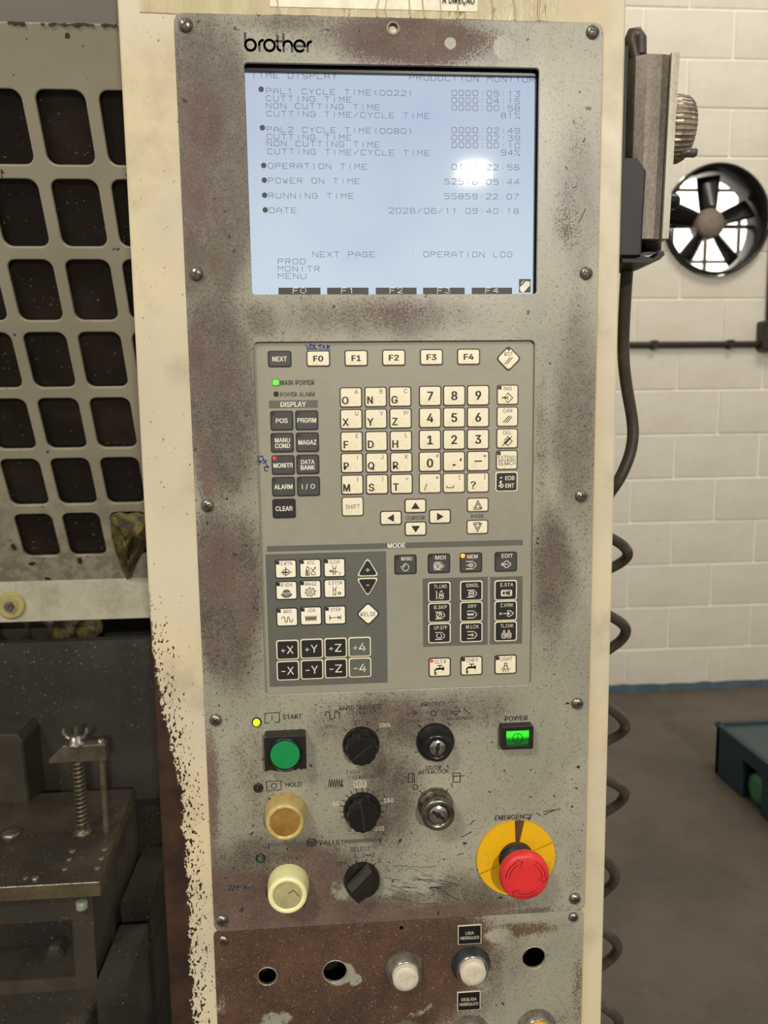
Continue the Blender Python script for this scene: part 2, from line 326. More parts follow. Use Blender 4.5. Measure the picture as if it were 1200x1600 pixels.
# outlines of a plain sans-serif alphabet (advance, then contour points x, y, x, y ...)
FONT = {
    'A': (192, [[7, 0, 81, 203, 110, 203, 185, 0, 158, 0, 115, 121, 111, 134, 106, 149, 100, 168, 93, 191, 98, 191, 91, 168, 85, 148, 80, 133, 76, 121, 34, 0], [44, 57, 44, 79, 148, 79, 148, 57]]),
    'B': (182, [[24, 0, 24, 203, 96, 203, 116, 202, 132, 196, 144, 188, 152, 177, 158, 164, 159, 150, 158, 138, 155, 128, 149, 120, 143, 114, 135, 110, 126, 107, 126, 105, 136, 103, 145, 98, 154, 91, 161, 81, 166, 69, 167, 54, 165, 40, 160, 27, 151, 16, 138, 7, 120, 2, 99, 0], [50, 23, 98, 23, 118, 25, 132, 32, 140, 42, 142, 55, 141, 65, 137, 74, 131, 81, 122, 87, 112, 91, 99, 92, 50, 92], [50, 114, 95, 114, 106, 115, 115, 118, 123, 124, 129, 131, 133, 139, 134, 149, 132, 161, 125, 172, 113, 178, 96, 181, 50, 181]]),
    'C': (204, [[107, -3, 82, 0, 60, 10, 42, 25, 28, 46, 19, 72, 16, 102, 19, 132, 28, 157, 42, 178, 60, 193, 82, 203, 107, 206, 122, 205, 136, 202, 149, 196, 161, 188, 171, 179, 179, 167, 185, 154, 189, 139, 163, 139, 160, 149, 156, 158, 150, 165, 143, 171, 135, 176, 126, 180, 117, 182, 107, 182, 89, 180, 73, 173, 60, 161, 50, 146, 44, 126, 41, 102, 44, 78, 50, 58, 60, 42, 74, 31, 89, 24, 107, 21, 117, 22, 126, 24, 135, 27, 143, 32, 150, 38, 156, 46, 160, 54, 163, 64, 189, 64, 185, 49, 179, 36, 171, 25, 161, 15, 149, 7, 136, 2, 122, -2]]),
    'D': (201, [[88, 0, 38, 0, 38, 23, 86, 23, 109, 25, 127, 32, 141, 44, 152, 60, 158, 79, 160, 102, 158, 125, 152, 144, 142, 160, 128, 171, 110, 178, 88, 181, 37, 181, 37, 203, 90, 203, 118, 200, 141, 191, 160, 177, 173, 156, 182, 131, 185, 102, 182, 73, 173, 47, 159, 27, 140, 12, 116, 3], [50, 203, 50, 0, 24, 0, 24, 203]]),
    'E': (167, [[24, 0, 24, 203, 149, 203, 149, 181, 50, 181, 50, 114, 142, 114, 142, 91, 50, 91, 50, 23, 150, 23, 150, 0]]),
    'F': (164, [[24, 0, 24, 203, 148, 203, 148, 181, 50, 181, 50, 111, 138, 111, 138, 88, 50, 88, 50, 0]]),
    'G': (208, [[107, -3, 82, 0, 60, 10, 41, 25, 28, 46, 19, 72, 16, 102, 19, 132, 28, 157, 41, 178, 60, 193, 81, 203, 106, 206, 122, 205, 136, 201, 149, 196, 161, 188, 171, 178, 180, 167, 186, 154, 190, 139, 163, 139, 160, 149, 155, 157, 149, 165, 142, 171, 135, 176, 126, 179, 117, 182, 106, 182, 89, 180, 73, 173, 60, 161, 50, 146, 44, 126, 41, 102, 44, 78, 50, 58, 60, 42, 74, 31, 90, 24, 107, 21, 124, 23, 138, 28, 150, 37, 158, 49, 164, 64, 166, 81, 174, 80, 113, 80, 113, 102, 191, 102, 191, 80, 188, 57, 180, 36, 167, 20, 151, 8, 130, 0]]),
    'H': (207, [[24, 0, 24, 203, 50, 203, 50, 116, 157, 116, 157, 203, 183, 203, 183, 0, 157, 0, 157, 93, 50, 93, 50, 0]]),
    'I': (76, [[25, 0, 25, 203, 51, 203, 51, 0]]),
    'J': (159, [[74, -3, 50, 1, 30, 13, 17, 32, 13, 58, 13, 69, 39, 69, 39, 58, 41, 42, 49, 30, 60, 22, 74, 20, 88, 22, 99, 30, 106, 42, 109, 58, 109, 203, 135, 203, 135, 58, 130, 32, 118, 13, 98, 1]]),
    'K': (187, [[42, 58, 42, 86, 49, 96, 56, 104, 63, 113, 70, 121, 77, 130, 85, 138, 145, 203, 179, 203, 92, 110, 91, 110], [24, 0, 24, 203, 50, 203, 50, 134, 50, 90, 50, 77, 50, 0], [149, 0, 75, 104, 91, 124, 179, 0]]),
    'L': (157, [[24, 0, 24, 203, 50, 203, 50, 23, 144, 23, 144, 0]]),
    'M': (236, [[24, 0, 24, 203, 62, 203, 118, 50, 174, 203, 212, 203, 212, 0, 187, 0, 187, 165, 128, 0, 108, 0, 49, 165, 49, 0]]),
    'N': (200, [[24, 0, 24, 203, 52, 203, 149, 44, 149, 203, 174, 203, 174, 0, 147, 0, 49, 160, 49, 0]]),
    'O': (213, [[107, -3, 82, 0, 60, 10, 42, 25, 28, 46, 19, 72, 16, 102, 19, 132, 28, 157, 42, 178, 60, 193, 82, 203, 107, 206, 132, 203, 153, 193, 172, 178, 186, 157, 194, 132, 197, 102, 194, 72, 186, 46, 172, 25, 153, 10, 132, 0], [107, 21, 124, 23, 140, 30, 153, 42, 163, 58, 170, 78, 172, 102, 170, 126, 163, 146, 153, 162, 140, 173, 124, 180, 107, 182, 89, 180, 74, 173, 60, 162, 50, 146, 44, 126, 41, 102, 44, 78, 50, 58, 60, 42, 74, 30, 89, 23]]),
    'P': (178, [[24, 0, 24, 203, 94, 203, 116, 201, 133, 195, 146, 185, 156, 172, 162, 156, 163, 139, 162, 122, 156, 106, 146, 93, 133, 83, 116, 76, 94, 74, 44, 74, 44, 97, 93, 97, 107, 98, 119, 102, 127, 109, 133, 117, 137, 128, 138, 139, 137, 150, 133, 161, 127, 169, 119, 175, 107, 179, 93, 181, 50, 181, 50, 0]]),
    'Q': (213, [[98, 64, 125, 64, 148, 34, 153, 26, 187, -19, 160, -19, 138, 11, 132, 18], [107, -3, 82, 0, 60, 10, 42, 25, 28, 46, 19, 72, 16, 102, 19, 132, 28, 157, 42, 178, 60, 193, 82, 203, 107, 206, 132, 203, 153, 193, 172, 178, 186, 157, 194, 132, 197, 102, 194, 72, 186, 46, 172, 25, 153, 10, 132, 0], [107, 21, 124, 23, 140, 30, 153, 42, 163, 58, 170, 78, 172, 102, 170, 126, 163, 146, 153, 162, 140, 173, 124, 180, 107, 182, 89, 180, 74, 173, 60, 162, 50, 146, 44, 126, 41, 102, 44, 78, 50, 58, 60, 42, 74, 30, 89, 23]]),
    'R': (180, [[24, 0, 24, 203, 94, 203, 116, 201, 133, 195, 147, 186, 156, 173, 162, 158, 164, 141, 162, 124, 156, 109, 147, 96, 133, 87, 116, 81, 94, 79, 39, 79, 39, 102, 93, 102, 108, 103, 119, 107, 128, 112, 133, 120, 137, 130, 138, 141, 137, 152, 133, 162, 128, 170, 119, 176, 108, 180, 93, 181, 50, 181, 50, 0], [141, 0, 92, 92, 121, 92, 171, 0]]),
    'S': (179, [[89, -4, 69, -2, 51, 4, 36, 12, 26, 24, 18, 38, 15, 55, 42, 55, 44, 44, 49, 35, 57, 28, 67, 23, 78, 21, 89, 20, 103, 21, 114, 24, 124, 29, 132, 37, 137, 46, 138, 56, 137, 65, 133, 72, 126, 77, 118, 82, 109, 86, 98, 89, 73, 96, 51, 104, 34, 116, 24, 130, 21, 149, 23, 165, 30, 179, 41, 191, 55, 199, 72, 204, 91, 206, 110, 204, 126, 199, 140, 191, 151, 179, 158, 166, 160, 151, 135, 151, 131, 165, 121, 175, 107, 181, 90, 183, 78, 182, 67, 179, 58, 174, 51, 167, 47, 159, 46, 150, 48, 141, 52, 133, 59, 128, 68, 123, 77, 120, 85, 117, 106, 112, 115, 109, 125, 105, 134, 101, 143, 95, 151, 88, 158, 79, 162, 68, 163, 55, 161, 40, 155, 25, 144, 13, 129, 4, 111, -2]]),
    'T': (179, [[13, 181, 13, 203, 167, 203, 167, 181, 103, 181, 103, 0, 77, 0, 77, 181]]),
    'U': (207, [[104, -3, 81, -1, 62, 6, 46, 17, 34, 32, 26, 49, 24, 69, 24, 203, 50, 203, 50, 71, 51, 57, 56, 45, 64, 35, 75, 27, 88, 22, 104, 21, 119, 22, 132, 27, 143, 35, 151, 45, 155, 57, 157, 71, 157, 203, 183, 203, 183, 69, 180, 49, 173, 32, 161, 17, 145, 6, 126, -1]]),
    'V': (192, [[82, 0, 7, 203, 34, 203, 77, 82, 81, 70, 86, 55, 92, 36, 99, 12, 94, 12, 101, 36, 107, 55, 112, 71, 116, 82, 158, 203, 185, 203, 111, 0]]),
    'W': (274, [[62, 0, 7, 203, 33, 203, 65, 78, 68, 68, 70, 58, 72, 48, 75, 37, 77, 27, 79, 16, 76, 16, 78, 27, 80, 37, 82, 48, 85, 58, 87, 68, 90, 78, 122, 203, 152, 203, 185, 78, 187, 68, 190, 58, 192, 48, 194, 37, 197, 27, 199, 16, 195, 16, 197, 27, 200, 37, 202, 48, 204, 58, 207, 68, 209, 78, 241, 203, 268, 203, 212, 0, 182, 0, 147, 129, 144, 142, 141, 157, 137, 172, 134, 190, 140, 190, 137, 173, 134, 158, 131, 144, 127, 129, 92, 0]]),
    'X': (190, [[7, 0, 87, 114, 87, 95, 12, 203, 42, 203, 71, 160, 77, 152, 82, 144, 86, 138, 89, 132, 93, 125, 97, 117, 93, 117, 97, 125, 101, 131, 105, 138, 109, 144, 114, 152, 119, 160, 149, 203, 178, 203, 104, 96, 104, 115, 182, 0, 153, 0, 117, 52, 112, 59, 107, 66, 103, 72, 100, 78, 96, 85, 92, 92, 98, 92, 94, 85, 90, 79, 86, 72, 82, 66, 78, 60, 73, 52, 37, 0]]),
    'Y': (189, [[81, 0, 81, 83, 7, 203, 36, 203, 77, 138, 83, 127, 89, 117, 94, 106, 100, 92, 89, 92, 95, 106, 100, 117, 106, 127, 112, 138, 152, 203, 182, 203, 107, 83, 107, 0]]),
    'Z': (175, [[17, 0, 17, 19, 109, 154, 116, 163, 122, 172, 129, 181, 136, 190, 139, 182, 127, 181, 114, 181, 102, 181, 89, 181, 16, 181, 16, 203, 159, 203, 159, 185, 67, 51, 61, 42, 54, 32, 46, 23, 39, 13, 36, 22, 48, 22, 61, 23, 73, 23, 86, 23, 160, 23, 160, 0]]),
    '0': (181, [[91, -3, 70, 0, 52, 10, 38, 25, 28, 45, 21, 71, 19, 102, 21, 132, 28, 158, 38, 179, 52, 194, 70, 203, 91, 206, 112, 203, 129, 194, 143, 179, 154, 158, 160, 132, 162, 102, 160, 71, 154, 45, 143, 25, 129, 10, 112, 0], [91, 20, 104, 22, 116, 29, 125, 41, 132, 57, 136, 78, 138, 102, 136, 126, 132, 146, 125, 162, 116, 174, 104, 181, 91, 184, 77, 181, 65, 174, 56, 162, 49, 146, 45, 126, 44, 102, 45, 78, 49, 57, 56, 41, 65, 29, 77, 22]]),
    '1': (181, [[31, 0, 31, 22, 156, 22, 156, 0], [110, 203, 110, 0, 85, 0, 85, 179, 84, 179, 34, 143, 34, 171, 79, 203]]),
    '2': (181, [[26, 0, 26, 19, 94, 91, 104, 103, 113, 113, 120, 122, 124, 131, 127, 139, 128, 149, 127, 159, 123, 167, 117, 174, 109, 180, 100, 183, 89, 184, 78, 183, 69, 179, 61, 173, 56, 165, 52, 156, 51, 145, 26, 145, 28, 162, 34, 177, 44, 189, 57, 198, 73, 204, 90, 206, 107, 204, 122, 199, 135, 190, 144, 178, 150, 164, 152, 149, 151, 138, 148, 127, 143, 116, 134, 103, 122, 89, 107, 72, 61, 24, 61, 23, 156, 23, 156, 0]]),
    '3': (181, [[87, -3, 69, -1, 53, 4, 39, 12, 28, 23, 21, 37, 17, 53, 44, 53, 46, 43, 51, 35, 57, 28, 66, 24, 76, 21, 87, 20, 99, 21, 110, 24, 119, 30, 126, 37, 130, 47, 132, 58, 130, 69, 126, 78, 120, 87, 110, 93, 97, 98, 80, 99, 63, 99, 63, 120, 115, 179, 115, 181, 28, 181, 28, 203, 149, 203, 149, 184, 85, 111, 85, 116, 105, 115, 123, 110, 138, 101, 148, 89, 155, 74, 157, 58, 155, 41, 148, 26, 137, 14, 123, 5, 107, -1]]),
    '4': (181, [[16, 42, 16, 63, 99, 203, 124, 203, 43, 66, 43, 65, 165, 65, 165, 42], [113, 0, 113, 48, 113, 58, 113, 127, 137, 127, 137, 0]]),
    '5': (181, [[88, -3, 71, -1, 56, 4, 43, 13, 33, 24, 27, 37, 24, 52, 49, 52, 51, 43, 55, 36, 61, 29, 69, 24, 78, 21, 88, 20, 100, 21, 110, 26, 119, 33, 126, 42, 130, 53, 131, 65, 130, 77, 125, 88, 119, 98, 110, 105, 99, 109, 87, 111, 77, 110, 67, 107, 58, 103, 51, 98, 27, 101, 38, 203, 147, 203, 147, 181, 60, 181, 54, 121, 54, 121, 62, 126, 71, 130, 81, 133, 92, 133, 105, 132, 118, 128, 129, 122, 138, 114, 146, 104, 152, 92, 155, 79, 156, 65, 154, 47, 148, 30, 137, 17, 123, 6, 107, -1]]),
    '6': (181, [[91, -3, 73, -1, 57, 6, 44, 16, 34, 30, 28, 46, 25, 65, 27, 80, 32, 96, 41, 114, 55, 136, 101, 203, 129, 203, 60, 104, 58, 104, 62, 110, 66, 115, 72, 119, 78, 123, 86, 125, 94, 126, 111, 124, 126, 118, 139, 108, 148, 96, 154, 81, 156, 63, 153, 45, 147, 29, 137, 16, 124, 6, 108, -1], [91, 19, 102, 21, 111, 25, 120, 32, 126, 41, 130, 51, 131, 63, 130, 75, 126, 85, 120, 94, 111, 101, 102, 105, 91, 106, 79, 105, 70, 101, 61, 94, 55, 86, 51, 75, 50, 63, 51, 51, 55, 41, 61, 32, 70, 25, 79, 21]]),
    '7': (181, [[39, 0, 129, 179, 129, 181, 25, 181, 25, 203, 156, 203, 156, 179, 66, 0]]),
    '8': (181, [[91, -3, 71, -1, 54, 5, 40, 13, 30, 25, 23, 38, 21, 54, 22, 67, 26, 78, 32, 88, 40, 96, 50, 102, 61, 106, 61, 107, 48, 113, 37, 123, 30, 137, 28, 152, 30, 167, 36, 180, 46, 191, 58, 199, 73, 204, 91, 206, 107, 204, 122, 199, 135, 191, 145, 180, 151, 167, 153, 152, 150, 137, 144, 123, 133, 113, 120, 107, 120, 106, 131, 102, 140, 96, 149, 88, 155, 78, 159, 67, 160, 54, 158, 38, 151, 25, 141, 13, 127, 5, 110, -1], [91, 20, 103, 21, 114, 24, 123, 29, 129, 37, 133, 45, 135, 55, 133, 66, 129, 75, 122, 83, 113, 89, 102, 93, 91, 94, 78, 93, 68, 89, 59, 83, 52, 75, 48, 66, 46, 55, 48, 45, 52, 37, 58, 29, 67, 24, 78, 21], [91, 116, 101, 117, 110, 120, 117, 125, 123, 132, 126, 141, 128, 150, 127, 160, 123, 168, 117, 175, 110, 180, 101, 183, 91, 184, 80, 183, 71, 180, 63, 175, 58, 168, 54, 160, 53, 150, 54, 141, 58, 132, 64, 125, 71, 120, 80, 117]]),
    '9': (181, [[90, 206, 108, 204, 124, 198, 137, 187, 147, 174, 153, 157, 156, 139, 154, 124, 149, 108, 140, 90, 126, 67, 80, 0, 52, 0, 121, 99, 123, 99, 120, 93, 115, 88, 109, 84, 103, 81, 95, 79, 87, 78, 70, 80, 55, 86, 42, 95, 33, 108, 27, 123, 25, 141, 28, 159, 34, 175, 44, 188, 57, 198, 73, 204], [90, 184, 79, 183, 70, 178, 61, 172, 55, 163, 51, 152, 50, 141, 51, 129, 55, 118, 61, 109, 70, 103, 79, 99, 90, 97, 102, 99, 111, 103, 120, 109, 126, 118, 130, 128, 131, 140, 130, 152, 126, 163, 120, 172, 112, 178, 102, 183]]),
    '.': (75, [[38, -2, 31, 0, 25, 4, 21, 9, 20, 16, 21, 23, 25, 29, 31, 33, 38, 35, 45, 33, 51, 29, 55, 23, 56, 16, 55, 9, 51, 4, 45, 0]]),
    ',': (75, [[15, -48, 27, 28, 55, 28, 34, -48]]),
    ';': (75, [[15, -48, 27, 28, 55, 28, 34, -48], [41, 108, 34, 110, 28, 114, 24, 119, 23, 126, 24, 134, 28, 139, 34, 143, 41, 145, 48, 143, 54, 139, 58, 134, 60, 126, 58, 119, 54, 114, 48, 110]]),
    '?': (143, [[53, 61, 53, 64, 54, 80, 57, 92, 61, 101, 67, 108, 75, 114, 83, 119, 92, 126, 99, 134, 103, 143, 105, 153, 103, 162, 100, 170, 95, 176, 88, 181, 80, 184, 71, 185, 63, 184, 55, 181, 48, 177, 42, 170, 38, 162, 37, 151, 11, 151, 13, 167, 20, 181, 29, 192, 41, 200, 55, 205, 71, 206, 88, 205, 102, 199, 114, 191, 122, 180, 128, 167, 130, 153, 128, 137, 122, 124, 114, 114, 102, 104, 94, 99, 88, 94, 83, 89, 80, 82, 78, 74, 77, 63, 77, 61], [66, -2, 58, 0, 53, 4, 49, 9, 47, 16, 49, 23, 53, 29, 58, 33, 66, 35, 73, 33, 78, 29, 82, 23, 84, 16, 82, 9, 78, 4, 73, 0]]),
    '+': (181, [[79, 14, 79, 145, 102, 145, 102, 14], [25, 69, 25, 90, 156, 90, 156, 69]]),
    '-': (181, [[135, 98, 135, 75, 46, 75, 46, 98]]),
    '/': (100, [[94, 213, 28, -31, 6, -31, 71, 213]]),
    '(': (109, [[36, 83, 37, 106, 40, 129, 46, 153, 53, 176, 61, 198, 71, 216, 94, 216, 85, 194, 76, 171, 70, 148, 65, 125, 62, 103, 60, 83, 61, 64, 64, 46, 69, 27, 75, 6, 84, -15, 94, -38, 71, -38, 55, -9, 45, 22, 38, 52]]),
    ')': (109, [[15, -38, 26, -15, 34, 7, 41, 27, 45, 47, 48, 65, 49, 83, 48, 103, 45, 125, 40, 148, 33, 171, 25, 194, 15, 216, 39, 216, 48, 198, 57, 176, 64, 153, 69, 129, 72, 105, 74, 83, 71, 52, 65, 21, 54, -9, 39, -38]]),
    '=': (181, [[29, 98, 29, 120, 152, 120, 152, 98], [29, 39, 29, 61, 152, 61, 152, 39]]),
    '#': (176, [[97, 0, 130, 203, 151, 203, 117, 0], [4, 56, 8, 77, 160, 77, 157, 56], [25, 0, 59, 203, 79, 203, 46, 0], [16, 127, 20, 147, 172, 147, 169, 127]]),
    '*': (181, [[81, 89, 82, 132, 46, 109, 36, 126, 74, 146, 36, 166, 46, 184, 82, 160, 81, 203, 100, 203, 98, 160, 135, 184, 145, 166, 106, 146, 145, 126, 135, 109, 98, 132, 100, 89]]),
    '[': (109, [[41, -38, 41, 216, 95, 216, 95, 195, 64, 195, 64, -17, 95, -17, 95, -38]]),
    ']': (109, [[15, -38, 15, -17, 45, -17, 45, 195, 15, 195, 15, 216, 69, 216, 69, -38]]),
    '%': (270, [[70, 113, 58, 115, 48, 119, 40, 125, 35, 134, 31, 144, 30, 155, 30, 165, 31, 176, 35, 186, 40, 194, 48, 201, 58, 205, 70, 207, 82, 205, 92, 201, 100, 194, 106, 186, 109, 176, 110, 165, 110, 155, 109, 144, 106, 134, 100, 125, 92, 119, 82, 115], [70, 131, 79, 133, 85, 138, 88, 146, 89, 155, 89, 165, 88, 174, 85, 182, 79, 187, 70, 189, 61, 187, 55, 182, 52, 174, 51, 165, 51, 155, 52, 146, 55, 138, 61, 133], [200, -4, 188, -2, 178, 2, 171, 8, 165, 17, 161, 27, 160, 38, 160, 48, 161, 59, 165, 69, 171, 77, 179, 84, 189, 88, 200, 90, 212, 88, 222, 84, 230, 77, 236, 69, 239, 59, 240, 48, 240, 38, 239, 27, 236, 17, 230, 8, 222, 2, 212, -2], [200, 14, 209, 16, 215, 21, 218, 29, 220, 38, 220, 48, 219, 57, 215, 65, 209, 70, 200, 72, 192, 70, 186, 65, 182, 57, 181, 48, 181, 38, 182, 29, 186, 21, 191, 16], [53, 0, 193, 203, 216, 203, 76, 0]]),
    'Ç': (204, [[107, -3, 82, 0, 60, 10, 42, 25, 28, 46, 19, 72, 16, 102, 19, 132, 28, 157, 42, 178, 60, 193, 82, 203, 107, 206, 122, 205, 136, 202, 149, 196, 161, 188, 171, 179, 179, 167, 185, 154, 189, 139, 163, 139, 160, 149, 156, 158, 150, 165, 143, 171, 135, 176, 126, 180, 117, 182, 107, 182, 89, 180, 73, 173, 60, 161, 50, 146, 44, 126, 41, 102, 44, 78, 50, 58, 60, 42, 74, 31, 89, 24, 107, 21, 117, 22, 126, 24, 135, 27, 143, 32, 150, 38, 156, 46, 160, 54, 163, 64, 189, 64, 185, 49, 179, 36, 171, 25, 161, 15, 149, 7, 136, 2, 122, -2], [91, -58, 91, -44, 107, -44, 114, -44, 118, -42, 120, -39, 121, -35, 120, -31, 118, -28, 114, -27, 107, -26, 96, -26, 100, 5, 113, 5, 113, -1, 113, -13, 125, -15, 133, -19, 137, -26, 139, -35, 137, -46, 131, -53, 121, -57, 107, -58]]),
    'Ã': (192, [[7, 0, 81, 203, 110, 203, 185, 0, 158, 0, 115, 121, 111, 134, 106, 149, 100, 168, 93, 191, 98, 191, 91, 168, 85, 148, 80, 133, 76, 121, 34, 0], [44, 57, 44, 79, 148, 79, 148, 57], [114, 230, 109, 231, 104, 232, 99, 234, 95, 236, 91, 238, 87, 240, 83, 241, 81, 242, 77, 241, 75, 238, 74, 235, 73, 231, 56, 231, 58, 242, 62, 251, 69, 257, 78, 259, 83, 259, 88, 257, 92, 255, 97, 253, 100, 251, 104, 249, 108, 248, 111, 248, 114, 248, 116, 250, 118, 254, 119, 259, 135, 259, 134, 247, 129, 238, 123, 232]]),
    'Á': (192, [[7, 0, 81, 203, 110, 203, 185, 0, 158, 0, 115, 121, 111, 134, 106, 149, 100, 168, 93, 191, 98, 191, 91, 168, 85, 148, 80, 133, 76, 121, 34, 0], [44, 57, 44, 79, 148, 79, 148, 57], [85, 223, 104, 263, 132, 263, 105, 223]]),
}
_g = {}
def _glyph(c):
    adv, cont = FONT[c]; loops = [[(q[i] / 400, q[i + 1] / 400) for i in range(0, len(q), 2)] for q in cont]
    ar = lambda L: sum(L[i - 1][0] * L[i][1] - L[i][0] * L[i - 1][1] for i in range(len(L))) / 2
    def inside(p, L):
        r = False
        for i in range(len(L)):
            (x0, y0), (x1, y1) = L[i - 1], L[i]
            if (y0 > p[1]) != (y1 > p[1]) and p[0] < (x1 - x0) * (p[1] - y0) / (y1 - y0) + x0: r = not r
        return r
    loops.sort(key=lambda L: -abs(ar(L))); outs = []
    for L in loops:
        for O in outs:
            if inside(L[0], O[0]): O.append(L); break
        else: outs.append([L])
    V = []; F = []
    for O in outs:
        vs, fs = _fill(O); F += [tuple(i + len(V) for i in f) for f in fs]; V += vs
    return adv / 400, V, F
def _fill(loops):
    from mathutils.geometry import tessellate_polygon
    flat = [p for L in loops for p in L]; tri = tessellate_polygon([[Vector((x, y, 0)) for x, y in L] for L in loops])
    out = []
    for t in tri:
        a, b, c = (flat[i] for i in t)
        out.append(t if (b[0] - a[0]) * (c[1] - a[1]) - (c[0] - a[0]) * (b[1] - a[1]) > 0 else t[::-1])
    return flat, out
def glyphs(t, bold=0):
    if t not in _g:
        V = []; F = []; x = 0
        for c in t:
            if c == ' ': x += .24; continue
            if c not in _g: _g[c] = None
            if ('#', c) not in _g: _g[('#', c)] = _glyph(c)
            adv, gv, gf = _g[('#', c)]; F += [tuple(i + len(V) for i in f) for f in gf]; V += [(a + x, b) for a, b in gv]; x += adv
        _g[t] = (V, F)
    if _g[t] is None: _g[t] = (_g[('#', t)][1], _g[('#', t)][2])
    return _g[t]
CAPH = 1.; CAPH = max(v[1] for v in glyphs('H', 0.)[0])
def rrect(cx, cz, w_, h_, r, n=4):
    o = []
    for sx, sz, a0 in ((1, 1, 0), (-1, 1, 90), (-1, -1, 180), (1, -1, 270)):
        for i in range(n + 1):
            a = math.radians(a0 + 90 * i / n); o.append((cx + sx * (w_ / 2 - r) + r * math.cos(a), cz + sz * (h_ / 2 - r) + r * math.sin(a)))
    return o
def circ(cx, cz, r, n=28): return [(cx + r * math.cos(2 * math.pi * i / n), cz + r * math.sin(2 * math.pi * i / n)) for i in range(n)]
def plate(name, loops, y0, thick, mat, parent=None, origin=None, bevel=0., xf=None):
    """flat sheet from an outline and its holes (XZ), front face at y0; xf maps (x,z,depth) to world"""
    cu = D.curves.new('p', 'CURVE'); cu.dimensions = '2D'; cu.fill_mode = 'BOTH'; cu.extrude = thick / 2 - bevel; cu.bevel_depth = bevel; cu.bevel_resolution = 1
    for L in loops:
        sp = cu.splines.new('POLY'); sp.points.add(len(L) - 1); sp.use_cyclic_u = True
        for i, (x, z) in enumerate(L): sp.points[i].co = (x, z, 0, 1)
    ob = D.objects.new('p', cu); COL.objects.link(ob)
    me = D.meshes.new_from_object(ob.evaluated_get(bpy.context.evaluated_depsgraph_get()))
    mb = MB(); V = [v.co.copy() for v in me.vertices]
    f = xf or (lambda x, z, d: (x, y0 + d, z))
    mb.add([f(v.x, v.y, thick / 2 - v.z) for v in V], [tuple(p.vertices) for p in me.polygons], mat)
    D.objects.remove(ob); D.curves.remove(cu); D.meshes.remove(me)
    return mb.build(name, parent, origin) if name else mb
def dup(o, loc, parent=None):
    c = o.copy(); COL.objects.link(c); place(c, loc, parent)
    for ch in list(o.children):
        d = ch.copy(); COL.objects.link(d); place(d, Vector(loc) + WL[ch.name] - WL[o.name], c)
    return c

# ================================================================== SETTING
WY = 2.798
def floor_mat():
    t = NT('worn_concrete_floor'); n = t.noise(1.6, 6, .65); n2 = t.noise(14, 6, .7)
    c = t.mix(t.ramp(n, .35, .65), lin((96, 87, 76)), lin((78, 71, 62)))
    c = t.mix(t.math('MULTIPLY', t.ramp(n2, .5, .7), .5), c, lin((72, 64, 54)))
    c = t.mix(t.math('MULTIPLY', t.ramp(t.noise(60, 3), .62, .72), .3), c, lin((134, 122, 106)))
    t.set(c, .62); t.bump(n2, .1, .003); return t.m
f = MB().box(-4, 6, -6, WY + .05, -.1, 0, floor_mat()).build('floor'); tag(f, kind='structure')
def wall_mat(name, a, b):
    t = NT(name); n = t.noise(3, 5, .6); n2 = t.noise(45, 5, .65)
    t.set(t.mix(t.ramp(n, .35, .65), lin(a), lin(b)), .62); t.bump(t.math('ADD', n2, t.math('MULTIPLY', t.noise(9, 3), 1.2)), .35, .006); return t.m
M_block = wall_mat('painted_block', (208, 202, 188), (197, 190, 174))
M_mortar = wall_mat('painted_mortar_lit', (238, 233, 220), (228, 222, 206))  # same white paint, lightened to show ledges catching light from above
FX, FZ, FR = 1.815, Z0 + .545, .232
wall = plate('wall_back', [[(-2.5, 0), (6, 0), (6, 3.6), (-2.5, 3.6)][::1], circ(FX, FZ, FR + .004, 48)], WY + .005, .10, M_mortar)
tag(wall, kind='structure')
def cut_block(x0, x1, z0, z1):
    mb = MB(); r = .006
    mb.poly(rrect((x0 + x1) / 2, (z0 + z1) / 2, x1 - x0, z1 - z0, .004, 1), WY, WY + .012, M_block, .003)
    return mb
proto = None; cutter = None
for row in range(-8, 9):
    zb = Z0 + .012 + .2 * row; z0, z1 = zb + .0035, zb + .1965
    if z0 < .0: z0 = .042
    A = row % 2 == 0
    for k in range(-4, 12):
        x0 = (1.47 if A else 1.67) + .4 * k - .8 + .003; x1 = x0 + .394
        if x0 < -.8 or x1 > 4.4: continue
        dx = max(x0 - FX, 0, FX - x1); dz = max(z0 - FZ, 0, FZ - z1)
        jit = random.uniform(-.0016, .0016)
        if math.hypot(dx, dz) < FR + .004:
            o = cut_block(x0, x1, z0, z1).build('block', wall)
            c = MB().lathe((FX, WY + .1, FZ), [(FR + .004, 0), (FR + .004, .2)], M_block, n=48, cap0=True).build('c')
            md = o.modifiers.new('b', 'BOOLEAN'); md.object = c; md.operation = 'DIFFERENCE'; md.solver = 'EXACT'
            me = D.meshes.new_from_object(o.evaluated_get(bpy.context.evaluated_depsgraph_get()))
            o.modifiers.clear(); o.data = me; D.objects.remove(c)
            if len(me.polygons) == 0: D.objects.remove(o)
        elif z0 == .042: cut_block(x0, x1, z0, z1).build('block', wall)
        else:
            if proto is None: proto = cut_block(x0, x1, z0, z1).build('block', wall); continue
            o = proto.copy(); COL.objects.link(o); place(o, ((x0 + x1) / 2, WY + .006 + jit, (z0 + z1) / 2), wall)
bb = MB(); M_bb = dirty('blue_skirting_paint', (62, 84, 96), (92, 104, 106), .6, 0, 8, .55, .15)
pts = [(-.8 + .05 * i, .036 + random.uniform(-.004, .004)) for i in range(105)]
bb.loft([[(x, WY - .006, 0) for x, z in pts], [(x, WY - .006, z) for x, z in pts], [(x, WY + .005, z) for x, z in pts]], M_bb, close=False, cap0=False, cap1=False)
tag(bb.build('baseboard_back'), kind='structure')
